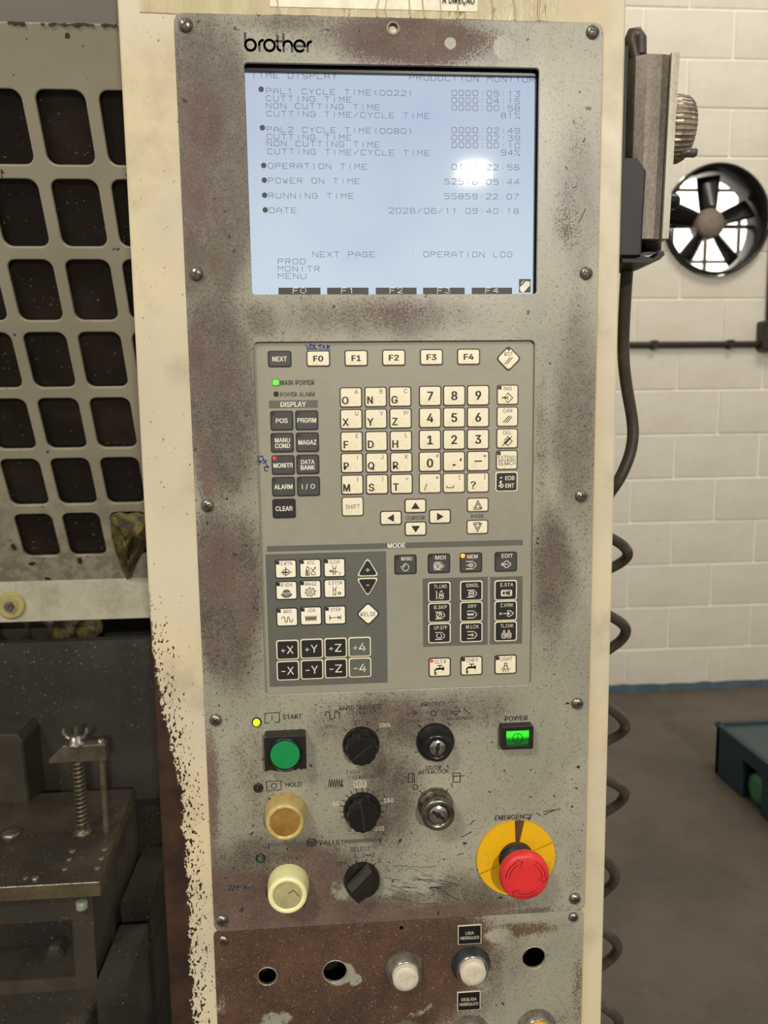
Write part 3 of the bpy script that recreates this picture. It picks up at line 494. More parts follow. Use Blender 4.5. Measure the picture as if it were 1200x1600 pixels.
# daylight window of the next bay, seen through the exhaust fan
win = MB(); WYY = WY + 1.1
win.box(FX - 1.1, FX + 1.5, WYY - .02, WYY, FZ - 1.0, FZ + .035 - 1.0, simple('window_steel', (60, 52, 46), .6))
wo = win.build('window_1'); tag(wo, kind='structure')
M_pane = emit('daylit_pane', (255, 252, 240), 2.6); M_wst = simple('window_steel_bar', (70, 58, 48), .6)
for i in range(13):
    for j in range(10):
        MB().box(FX - 1.1 + .2 * i + .008, FX - 1.1 + .2 * i + .192, WYY, WYY + .004, FZ - .965 + .2 * j + .008, FZ - .965 + .2 * j + .192, M_pane).build('pane', wo)
fr = MB()
for i in range(14): fr.box(FX - 1.108 + .2 * i, FX - 1.092 + .2 * i, WYY - .02, WYY + .01, FZ - .965, FZ + 1.05, M_wst)
for j in range(11): fr.box(FX - 1.1, FX + 1.5, WYY - .018, WYY + .01, FZ - .973 + .2 * j, FZ - .957 + .2 * j, M_wst)
fr.build('window_frame', wo)

# ---- exhaust fan
M_fan = simple('glossy_black_metal', (30, 27, 25), .22, .4, .2, 20)
fan = empty('exhaust_fan', (FX, WY, FZ - FR), 'round black exhaust fan set in the white block wall, daylight behind its blades', 'fan')
mb = MB(); prof = [(FR - .012, .13), (FR - .004, .13), (FR, 0), (FR + .004, -.035), (FR - .002, -.04), (FR - .012, -.03), (FR - .014, .13)]
mb.lathe((FX, WY, FZ), [(r, -h) for r, h in prof], M_fan, n=56, cap0=False, cap1=False); mb.build('fan_barrel', fan)
mb = MB(); mb.lathe((FX, WY + .06, FZ), [(.062, -.05), (.066, -.02), (.066, .02), (.058, .034), (.02, .04)], simple('dusty_hub', (116, 104, 92), .6), n=32, cap0=True); mb.build('hub', fan)
for a in (92, 164, 236, 308, 20):
    a = math.radians(a); V = []; F = []
    for i in range(6):
        r = .05 + (.205 - .05) * i / 5; half = .026 + .018 * (i / 5) ** .7
        for j in range(5):
            q = (j / 4 - .5) * 2; u = half * q; yy = .06 + .022 * q - .006 * (1 - q * q)
            V.append((FX + r * math.cos(a) - u * math.sin(a), WY + yy, FZ + r * math.sin(a) + u * math.cos(a)))
    n0 = len(V); V += [(x, y + .003, z) for x, y, z in V]
    for i in range(5):
        for j in range(4):
            k = i * 5 + j; F += [(k, k + 1, k + 6, k + 5), (n0 + k, n0 + k + 5, n0 + k + 6, n0 + k + 1)]
    for j in range(4): F += [(j, n0 + j, n0 + j + 1, j + 1), (25 + j, 26 + j, n0 + 26 + j, n0 + 25 + j)]
    for i in range(5): F += [(i * 5, i * 5 + 5, n0 + i * 5 + 5, n0 + i * 5), (i * 5 + 4, n0 + i * 5 + 4, n0 + i * 5 + 9, i * 5 + 9)]
    MB().add(V, F, M_fan, True).build('blade', fan)
MB().box(FX - FR + .01, FX + FR - .01, WY + .10, WY + .115, FZ - .008, FZ + .008, M_fan).lathe((FX, WY + .14, FZ), [(.035, 0), (.035, .06)], M_fan, n=20, cap0=True).build('motor_mount', fan)

# ---- conduit on the wall
M_pipe = simple('dark_conduit', (44, 38, 32), .45, .2)
zc = P(1050, 538, WY - .03).z; xb = P(1196, 520, WY - .04).x
cd = empty('wall_conduit', (xb, WY, zc), 'dark thin electrical conduit running level along the white wall below the fan, with a box', 'pipe')
MB().tube([(.9, WY - .017, zc), (xb, WY - .017, zc)], .0135, M_pipe, 12).build('horizontal_pipe', cd)
MB().tube([(xb + .03, WY - .017, zc), (xb + .03, WY - .017, 3.5)], .016, M_pipe, 12).build('vertical_pipe', cd)
MB().poly(rrect(xb + .03, zc + .035, .1, .13, .012), WY - .06, WY, M_pipe, .004).build('junction_box', cd)
zf = P(1195, 347, WY - .02).z
MB().tube([(FX + FR - .01, WY - .012, zf), (xb + .03, WY - .012, zf)], .006, M_pipe, 8).build('feed_pipe', cd)
for x in (1.2, 1.55, 1.9): MB().box(x - .012, x + .012, WY - .034, WY, zc - .018, zc + .018, M_pipe).build('pipe_clip', cd)

# ---- teal box on the floor
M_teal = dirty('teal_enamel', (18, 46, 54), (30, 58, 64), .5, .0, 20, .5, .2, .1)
M_tealtop = dirty('teal_enamel_lit_top', (44, 64, 69), (58, 74, 77), .45, .0, 9, .5, .2, .1)  # paler copy of the enamel, light on the lid put into its colour
BX0, BY1, BH = 1.477, 1.968, .178
def YB(px): d = ray(px, 1240); return CAM[1] + (BX0 - CAM[0]) * d[1] / d[0]
YN0, YN1, YR = YB(1190), YB(1158), YB(1175)
tb = empty('metal_bin', (2.0, 1.45, 0), 'dark teal low metal box on the concrete floor with a green roller', 'box')
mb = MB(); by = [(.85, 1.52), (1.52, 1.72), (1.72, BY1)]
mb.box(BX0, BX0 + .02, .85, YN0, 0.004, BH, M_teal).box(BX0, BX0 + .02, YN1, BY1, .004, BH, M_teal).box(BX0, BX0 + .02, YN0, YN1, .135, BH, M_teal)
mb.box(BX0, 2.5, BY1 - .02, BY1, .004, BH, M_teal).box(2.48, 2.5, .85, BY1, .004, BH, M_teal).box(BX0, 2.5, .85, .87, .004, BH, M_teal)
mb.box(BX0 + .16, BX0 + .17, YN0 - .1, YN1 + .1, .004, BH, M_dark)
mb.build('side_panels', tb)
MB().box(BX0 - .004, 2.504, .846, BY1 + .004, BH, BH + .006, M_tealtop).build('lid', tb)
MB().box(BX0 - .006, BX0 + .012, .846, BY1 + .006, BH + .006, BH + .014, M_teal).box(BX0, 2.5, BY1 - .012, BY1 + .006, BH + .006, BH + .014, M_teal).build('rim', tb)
M_grn = simple('green_rubber', (52, 116, 70), .5)
MB().lathe((BX0 + .03, YR, .058), [(.03, -.02), (.050, -.015), (.054, 0), (.052, .045), (.03, .05)], M_grn, 'X', n=24, cap0=True).build('roller', tb)
MB().tube([(BX0 + .012, YR, .058), (BX0 + .155, YR, .058)], .009, M_steel, 8).build('axle', tb)

# ================================================================== CONTROL CONSOLE
HX0, HX1 = -.0475, .3228
con = empty('control_console', (.138, .03, 0), 'cream machine control console with worn grey panel, lit screen and keypad', 'control panel')
OR = (0, 0, Z0)
top = Z0 + .22
hz0 = .0
front = plate('housing', [rrect((HX0 + HX1) / 2, (top + hz0) / 2, HX1 - HX0 - .004, top - hz0, .002, 2), [(.004, Z0 - .004), (.004, .6), (.292, .6), (.292, Z0 - .004)]], .0006, .004, M_house, con, OR, bevel=.0018)
mb = MB(); r = .004
prof = [(HX0 + .003, .0012), (HX0 + .0006, .0025), (HX0, .006), (HX0, .05), (HX0 + .004, .052), (HX1 - .004, .052), (HX1, .05), (HX1, .009), (HX1 - .0015, .005), (HX1 - .0035, .002), (HX1 - .0045, .0012)]
mb.loft([[(x, y, z) for x, y in prof] for z in (hz0, .3, .6, .9, 1.2, 1.5, top)], M_house, False, False, close=False)
mb.add([(x, y, top) for x, y in prof], [tuple(range(len(prof)))], M_house)
mb.build('housing_shell', con, OR)

# panels
SX0, SX1, SZ0, SZ1 = .0402, .2572, Z0 - .1886, Z0 - .0252
KX0, KX1, KZ0, KZ1 = .0401, .2562, Z0 - .4995, Z0 - .2226
PX0, PX1, PZ1, SEAM = -.0076, .3042, Z0 + .0064, Z0 - .7010
ch = P(614, 46)
plate('front_panel', [rrect((PX0 + PX1) / 2, (PZ1 + SEAM + .0005) / 2, PX1 - PX0, PZ1 - SEAM - .0005, .006), rrect((SX0 + SX1) / 2, (SZ0 + SZ1) / 2, SX1 - SX0, SZ1 - SZ0, .003),
      rrect((KX0 + KX1) / 2, (KZ0 + KZ1) / 2, KX1 - KX0, KZ1 - KZ0, .004), circ(ch.x, ch.z, .0034)], -.0016, .0026, M_panel, con, OR, bevel=.0004)
LZ0 = .62
H = {n: P(x, y) for n, x, y in (('a', 417.9, 1523.5), ('b', 523.5, 1516.5), ('c', 833.5, 1495), ('d', 627, 1449))}
plate('lower_panel', [rrect((-.0085 + .3036) / 2, (SEAM - .0006 + LZ0) / 2, .3121, SEAM - .0006 - LZ0, .003),
      circ(H['a'].x, H['a'].z, .0077), circ(H['b'].x, H['b'].z, .0100), circ(H['c'].x, H['c'].z, .0101), circ(H['d'].x, H['d'].z, .0022, 12)], -.0014, .0024, M_lower, con, OR, bevel=.0003)
MB().box(.0, .296, .030, .034, .62, Z0, M_dark).build('dark_hollow_sheet', con)  # black sheet standing in for the unlit hollow behind the holes
M_brt = simple('bare_rim', (176, 168, 150), .35, .5)
for n, rr in (('a', .0077), ('b', .0100), ('c', .0101)):
    c = H[n]; MB().lathe((c.x, -.0010, c.z), [(rr, .0004), (rr + .0001, .0009), (rr + .0007, .0009), (rr + .0008, .0004)], M_brt, n=32, cap1=False).build('hole_rim', con)
MB().lathe((ch.x, -.001, ch.z), [(.0034, .0006), (.0034, .0011), (.0048, .0011), (.005, .0006)], simple('hole_rim_grey', (136, 134, 120), .4), n=24, cap1=False).build('hole_rim', con)

# screws
def screw_mesh():
    mb = MB(); mb.lathe((0, 0, 0), [(.0050, 0), (.0050, .0010), (.0044, .0021), (.0030, .0029), (.0013, .0032)], M_steel, n=20)
    for q in range(2):
        a = .5 + q * math.pi / 2; ca, sa = math.cos(a), math.sin(a); L, W2 = .0028, .00055
        mb.add([(L * ca - W2 * sa, -.00322, L * sa + W2 * ca), (-L * ca - W2 * sa, -.00322, -L * sa + W2 * ca), (-L * ca + W2 * sa, -.00322, -L * sa - W2 * ca), (L * ca + W2 * sa, -.00322, L * sa - W2 * ca)], [(0, 1, 2, 3)], M_ink)
    return mb
sp0 = None
for x, y in [(290, 39), (307, 428), (324, 790), (337, 1125), (347, 1438), (926, 50), (916, 427), (908, 775), (902, 1099), (898, 1404), (349, 1469), (896, 1433)]:
    c = P(x, y, -.002); loc = (c.x, -.0015, c.z)
    if sp0 is None:
        mb = screw_mesh(); mb.v = [(a + loc[0], b + loc[1], d + loc[2]) for a, b, d in mb.v]; sp0 = mb.build('screw', con, loc)
    else:
        o = dup(sp0, loc, con); o.rotation_euler.y = random.uniform(0, 1.5)
        o.scale = (.86,) * 3 if y in (1469, 1433) else (1,) * 3

# tape + notice at the top edge
def tape_mat():
    t = NT('yellowed_tape'); n = t.noise(30, 5, .7, stretch=(1.6, 1, .25)); v = t.noise(70, 4, .7, stretch=(1, 1, .3))
    c = t.mix(t.ramp(n, .35, .65), lin((188, 176, 138)), lin((204, 195, 164))); c = t.mix(t.ramp(v, .60, .70), c, lin((142, 112, 70)))
    t.set(c, .18); t.bump(t.math('ADD', n, v), .5, .002); return t.m
a, b = P(352, 27), P(872, 27)
def edge(x0, x1, z, k=22): return [(x0 + (x1 - x0) * i / k, z + random.uniform(-.0006, .0006)) for i in range(k + 1)]
M_tape = tape_mat()
nt = MB(); q0, q1 = P(422, 10), P(746, 14); nz = P(600, 15).z
nt.poly([(q0.x, nz), (q1.x, nz), (q1.x, nz + .07), (q0.x, nz + .07)], -.0004, .0006, simple('notice_paper', (232, 226, 202), .5)); no = nt.build('notice', con)
tt = P(716, 3.5)
MB().text('A DIREÇÃO', tt.x, P(716, 1.5).z + .0001, .0044, S(716, 2) * 50, -.00125, M_ink, .03).build('lettering', no)
mb = MB(); mb.poly(edge(P(218, 22).x, b.x, Z0 + .0072) + [(b.x, Z0 + .05), (P(218, 22).x, Z0 + .05)], -.0000, .0006, M_tape); mb.build('adhesive_tape', con)
for px in (436, 590, 603, 640, 662, 690, 716, 770, 806, 842):
    c = P(px, 10); zz = Z0 + .0075
    mb = MB(); mb.tube([(c.x + random.uniform(-.001, .001), -.0007, zz), (c.x + random.uniform(-.001, .001), -.0009, zz + .006), (c.x + random.uniform(-.002, .002), -.0007, zz + .016)], random.uniform(.0003, .0007), M_tape, 6); mb.build('tape_crease', con)

# ---- screen
ez1b = P(600, 114.5, .0042).z; scr = MB(); e0, e1 = P(386, 300, .008).x, P(834, 300, .008).x; ez1 = P(600, 112, .008).z; ez0 = P(600, 461, .008).z - .001
scr.box(e0, e1, .0075, .010, ez0, ez1, M_lcd); sco = scr.build('screen', con, (0, .0075, Z0)); tag(sco, 'lit pale blue screen')
plate('screen_bezel', [[(SX0 - .01, SZ0 - .01), (SX1 + .01, SZ0 - .01), (SX1 + .01, SZ1 + .01), (SX0 - .01, SZ1 + .01)], [(e0, ez0 + .0004), (e0, ez1b), (e1, ez1b), (e1, ez0 + .0004)]], .0040, .0035, M_black, con, bevel=.0003)
SF = {  # stroke letters on a 4 x 6 grid
 'A': '0,0 0,4 2,6 4,4 4,0|0,2.4 4,2.4', 'B': '0,0 0,6 3,6 4,5 4,4 3,3 0,3|3,3 4,2 4,1 3,0 0,0', 'C': '4,5 3,6 1,6 0,5 0,1 1,0 3,0 4,1', 'D': '0,0 0,6 3,6 4,5 4,1 3,0 0,0',
 'E': '4,0 0,0 0,6 4,6|0,3 3,3', 'F': '0,0 0,6 4,6|0,3 3,3', 'G': '4,5 3,6 1,6 0,5 0,1 1,0 3,0 4,1 4,3 2,3', 'H': '0,0 0,6|4,0 4,6|0,3 4,3', 'I': '2,0 2,6', 'L': '0,6 0,0 4,0',
 'M': '0,0 0,6 2,3 4,6 4,0', 'N': '0,0 0,6 4,0 4,6', 'O': '1,0 0,1 0,5 1,6 3,6 4,5 4,1 3,0 1,0', 'P': '0,0 0,6 3,6 4,5 4,4 3,3 0,3', 'R': '0,0 0,6 3,6 4,5 4,4 3,3 0,3|2,3 4,0',
 'S': '0,1 1,0 3,0 4,1 4,2 3,3 1,3 0,4 0,5 1,6 3,6 4,5', 'T': '0,6 4,6|2,6 2,0', 'U': '0,6 0,1 1,0 3,0 4,1 4,6', 'V': '0,6 2,0 4,6', 'W': '0,6 1,0 2,4 3,0 4,6', 'X': '0,0 4,6|0,6 4,0', 'Y': '0,6 2,3 4,6|2,3 2,0',
 '0': '1,0 0,1 0,5 1,6 3,6 4,5 4,1 3,0 1,0', '1': '1,5 2,6 2,0', '2': '0,5 1,6 3,6 4,5 4,4 0,0 4,0', '3': '0,6 4,6 2,3.6 4,2.4 4,1 3,0 1,0 0,1', '4': '3,0 3,6 0,2 4,2', '5': '4,6 0,6 0,3.4 3,3.6 4,2.6 4,1 3,0 0,0',
 '6': '4,5 3,6 1,6 0,5 0,1 1,0 3,0 4,1 4,2.4 3,3.4 0,3', '7': '0,6 4,6 1,0', '8': '1,3 0,4 0,5 1,6 3,6 4,5 4,4 3,3 1,3 0,2 0,1 1,0 3,0 4,1 4,2 3,3', '9': '0,1 1,0 3,0 4,1 4,5 3,6 1,6 0,5 0,3.8 1,3 4,3',
 ':': '2,1 2,1.7|2,4 2,4.7', '/': '0,0 4,6', '(': '3,0 2,1.5 2,4.5 3,6', ')': '1,0 2,1.5 2,4.5 1,6', '%': '0,0 4,6|0,6 1,6 1,5 0,5 0,6|3,1 4,1 4,0 3,0 3,1', '.': '2,0 2,.5', '-': '1,3 3,3'}
def mono(mb, s, x0, zc, pitch, h, y, mat, wd=.00036, fill=.66):
    for i, ch_ in enumerate(s):
        if ch_ == ' ': continue
        L = [[(x0 + i * pitch + float(p.split(',')[0]) / 4 * pitch * fill, zc - h / 2 + float(p.split(',')[1]) / 6 * h) for p in l.split()] for l in SF[ch_].split('|')]
        mb.strokes(L, wd, y, mat)
mb = MB(); YS = .0070
def line(s, px, py, pxe=None, right=False, h=7.8):
    q0 = P(px, py, YS); n = len(s); pitch = S(400, py, YS) * 11.02 if pxe is None else (P(pxe, py, YS).x - q0.x) / (n - .34)
    mono(mb, s, q0.x, q0.z, pitch, h * S(px, py, YS), YS, M_lcdink)
line('TIME DISPLAY', 393, 117, 526); line('PRODUCTION MONITOR', 640, 121, 835)
for yy, t1, y2, t2, y3, y4 in ((141.5, 'PAL1 CYCLE TIME(0022)', 145, '0000:05:13', '0000:04:15', '0000:00:58'),):
    pass
for k, (t, a_, b_, c_, d_) in enumerate((('PAL1 CYCLE TIME(0022)', '0000:05:13', '0000:04:15', '0000:00:58', '81%'), ('PAL2 CYCLE TIME(0080)', '0000:02:49', '0000:02:39', '0000:00:10', '94%'))):
    o_ = (0, 60)[k]; xx = 416 + k
    line(t, xx, 142 + o_, 645); line('CUTTING TIME', xx, 153.5 + o_, 549); line('NON CUTTING TIME', xx, 165 + o_ - k, 593); line('CUTTING TIME/CYCLE TIME', xx + 1, 177.5 + o_ - k, 671)
    o2 = (0, 58)[k]
    line(a_, 706, 145 + o2, 812); line(b_, 706, 156.5 + o2 + k * .5, 812); line(c_, 706, 168 + o2 + k * .5, 812); line(d_, 783, 180.5 + o2, 812)
line('OPERATION TIME', 419, 259, 573); line('POWER ON TIME', 419.5, 282, 562); line('RUNNING TIME', 420, 305.5, 552); line('DATE', 421, 328.5, 463)
line('0143:22:56', 706, 260.5, 811); line('52516:05:44', 695, 283.5, 811); line('55859:22:07', 695, 306.5, 810); line('2026/06/11', 608, 329, 714); line('09:40:18', 728, 329.5, 810)
line('NEXT PAGE', 489, 397.5, 585); line(':', 642, 398, 649); line('OPERATION LOG', 662, 397.5, 800); line('PROD', 434.5, 408.5, 477); line('MONITR', 434.5, 420, 499); line('MENU', 434.5, 431.5, 478)
for x, y in ((408, 139.5), (410, 199.5), (412, 258.5), (413, 281.5), (413.5, 305), (414.5, 328)):
    c = P(x, y, YS); V = circ(c.x, c.z, 4.3 * S(x, y, YS), 14); mb.add([(u, YS, v) for u, v in V], [tuple(range(14))], M_lcddark)
mb.build('screen_text', sco)
mb = MB(); mw = MB()
def _fl():
    global mb, mw
    mb.build('softkey_bar', sco); mw.build('softkey_lettering', sco); mb = MB(); mw = MB()
for x0, x1, t in ((435, 501, 'F0'), (511, 576, 'F1'), (587, 651, 'F2'), (661, 726, 'F3'), (737, 800, 'F4')):
    a_, b_ = P(x0, 449.5, YS), P(x1, 463, YS); mb.add([(a_.x, YS, a_.z), (b_.x, YS, a_.z), (b_.x, YS, b_.z), (a_.x, YS, b_.z)], [(0, 1, 2, 3)], M_lcddark)
    q = P((x0 + x1) / 2 - 10, 454, YS); sc_ = S(x0, 454, YS); mono(mw, t, q.x, q.z, 12 * sc_, 7.6 * sc_, YS - .0003, M_white, .0005); _fl()
a_, b_ = P(811, 436, YS), P(829, 457, YS); mb.add([(a_.x, YS, a_.z), (b_.x, YS, a_.z), (b_.x, YS, b_.z), (a_.x, YS, b_.z)], [(0, 1, 2, 3)], M_lcddark)
V = [P(*p, YS - .0002) for p in ((812, 449), (822, 439), (828, 440), (828, 446), (818, 457), (813, 455))]; mw.add(V, [tuple(range(6))], M_white)
mw.strokes([[(P(814, 443, YS).x, P(814, 443, YS).z), (P(818, 439, YS).x, P(818, 439, YS).z)]], .0006, YS - .0002, M_white)
mb.build('tag_icon', sco); mw.build('tag_symbol', sco)

# brother logo on the panel
YP = -.00175
def arc(cx, cz, r, a0, a1, n=14): return [(cx + r * math.cos(math.radians(a0 + (a1 - a0) * i / n)), cz + r * math.sin(math.radians(a0 + (a1 - a0) * i / n))) for i in range(n + 1)]
lg = MB(); q = P(382, 80.5); k = S(430, 70)
def LG(lines): lg.strokes([[(q.x + a_ * k, q.z + b_ * k - a_ * k * .000) for a_, b_ in L] for L in lines], 3.6 * k, YP, M_ink)
LG([[(2, 24.5), (2, 8)], arc(10, 8.2, 8, 0, 360, 24)])
LG([[(23.5, 1), (23.5, 9)], arc(30, 9, 6.5, 180, 95)])
LG([arc(39.5, 8.2, 8, 0, 360, 24)])
LG([[(52, 22), (52, 6)], arc(57, 6, 5, 180, 260), [(49, 14.6), (58, 14.6)]])
LG([[(61.5, 24.5), (61.5, .5)], arc(68, 8.5, 6.5, 180, 0), [(74.5, 8.5), (74.5, .5)]])
LG([arc(86.5, 8.2, 8, 0, 318, 22), [(78.5, 8.0), (94.5, 8.0)]])
LG([[(99, 1), (99, 9)], arc(105, 9, 6, 180, 95)])
lg.build('logo_lettering', con)

# ---- keypad membrane and its prints
YM = .0012
plate('keypad_membrane', [[(KX0 - .006, KZ0 - .006), (KX1 + .006, KZ0 - .006), (KX1 + .006, KZ1 + .006), (KX0 - .006, KZ1 + .006)]], YM, .002, M_membrane, con, OR)
def quadpx(mb, x0, y0, x1, y1, y, mat):
    a_ = P((x0 + x1) / 2, y0, y).z; b_ = P((x0 + x1) / 2, y1, y).z; c_ = P(x0, (y0 + y1) / 2, y).x; d_ = P(x1, (y0 + y1) / 2, y).x
    mb.add([(c_, y, a_), (d_, y, a_), (d_, y, b_), (c_, y, b_)], [(0, 1, 2, 3)], mat)
mb = MB(); y_ = YM - .00012
for q_ in ((420.5, 625.5, 496.5, 637.5), (417, 852.5 - 4.2, 817, 863 - 6), (418, 867 - 3.4, 604.5, 1075 - 5), (660.8, 903.5 - 1, 762, 1009), (765.8, 901, 816.2, 1006.5)): mb = MB(); quadpx(mb, *q_, y_, M_slate); mb.build('printed_field', con)
y_ = YM - .0002
def tpx(mb, t, x0, y0, x1, y1, mat, y=None, bold=.02, Yp=None):
    y = YP if y is None else y; c = P((x0 + x1) / 2, (y0 + y1) / 2, y); s_ = S((x0 + x1) / 2, (y0 + y1) / 2, y)
    m_ = mb or MB(); m_.text(t, c.x, c.z, (y1 - y0) * s_, (x1 - x0) * s_, y, mat, bold)
    if mb is None: m_.build('lettering', con)
tpx(None, 'DISPLAY', 438.5, 628, 478, 635.5, M_white, y_, .03); tpx(None, 'MODE', 606, 848.5, 633, 856, M_white, y_, .03)
tpx(None, 'MAIN POWER', 438, 594, 491, 601.5, M_ink, y_); tpx(None, 'POWER', 438, 613, 464, 619.5, M_inkg, y_); tpx(None, 'ALARM', 467.5, 612.8, 491.5, 619.2, M_inkg, y_)
tpx(None, 'CURSOR', 634, 806, 664, 812, M_inkg, y_); tpx(None, 'PAGE', 736.5, 803.5, 755.5, 809, M_inkg, y_)

def pline(pts, y=YM): return [(P(x, yy, y).x, P(x, yy, y).z) for x, yy in pts]
mb = MB()
mb.strokes([pline(L) for L in ([(478, 539), (481, 546), (484, 538)], [(486, 539), (485, 545), (489, 545), (490, 540), (486, 539)], [(492, 538), (492, 545), (496, 545)], [(497, 540), (503, 539)], [(500, 539), (500, 546)], [(503, 546), (506, 540), (508, 546)], [(511, 546), (511, 540), (515, 541), (512, 543), (516, 547)])], .0008, YM - .0003, M_blue)
mb.build('pen_marking', con)
mb = MB()
mb.strokes([pline(L) for L in ([(404, 714), (403, 719), (407, 722), (412, 718), (410, 713), (405, 713)], [(406, 720), (405, 726)], [(411, 724), (417, 719)], [(413, 719), (417, 728), (419, 731)], [(420, 729), (413, 730), (414, 735), (418, 736)])], .0008, YM - .0003, M_blue)
mb.build('pen_marking', con)
# indicator lamps of the keypad
for x, y, s_, m_, lb in ((431, 597.5, 8.6, M_greenled, 'lit green indicator'), (431.5, 615.6, 5.6, M_offled, None)):
    c = P(x, y, YM); q = S(x, y, YM); mb = MB(); mb.poly(rrect(c.x, c.z, (s_ + 2) * q, (s_ + 2) * q, .0006, 2), YM - .0003, YM + .0002, M_ink); mb.poly(rrect(c.x, c.z, s_ * q, s_ * q, .0005, 2), YM - .0006, YM, m_)
    o = mb.build('indicator', con); tag(o, lb)

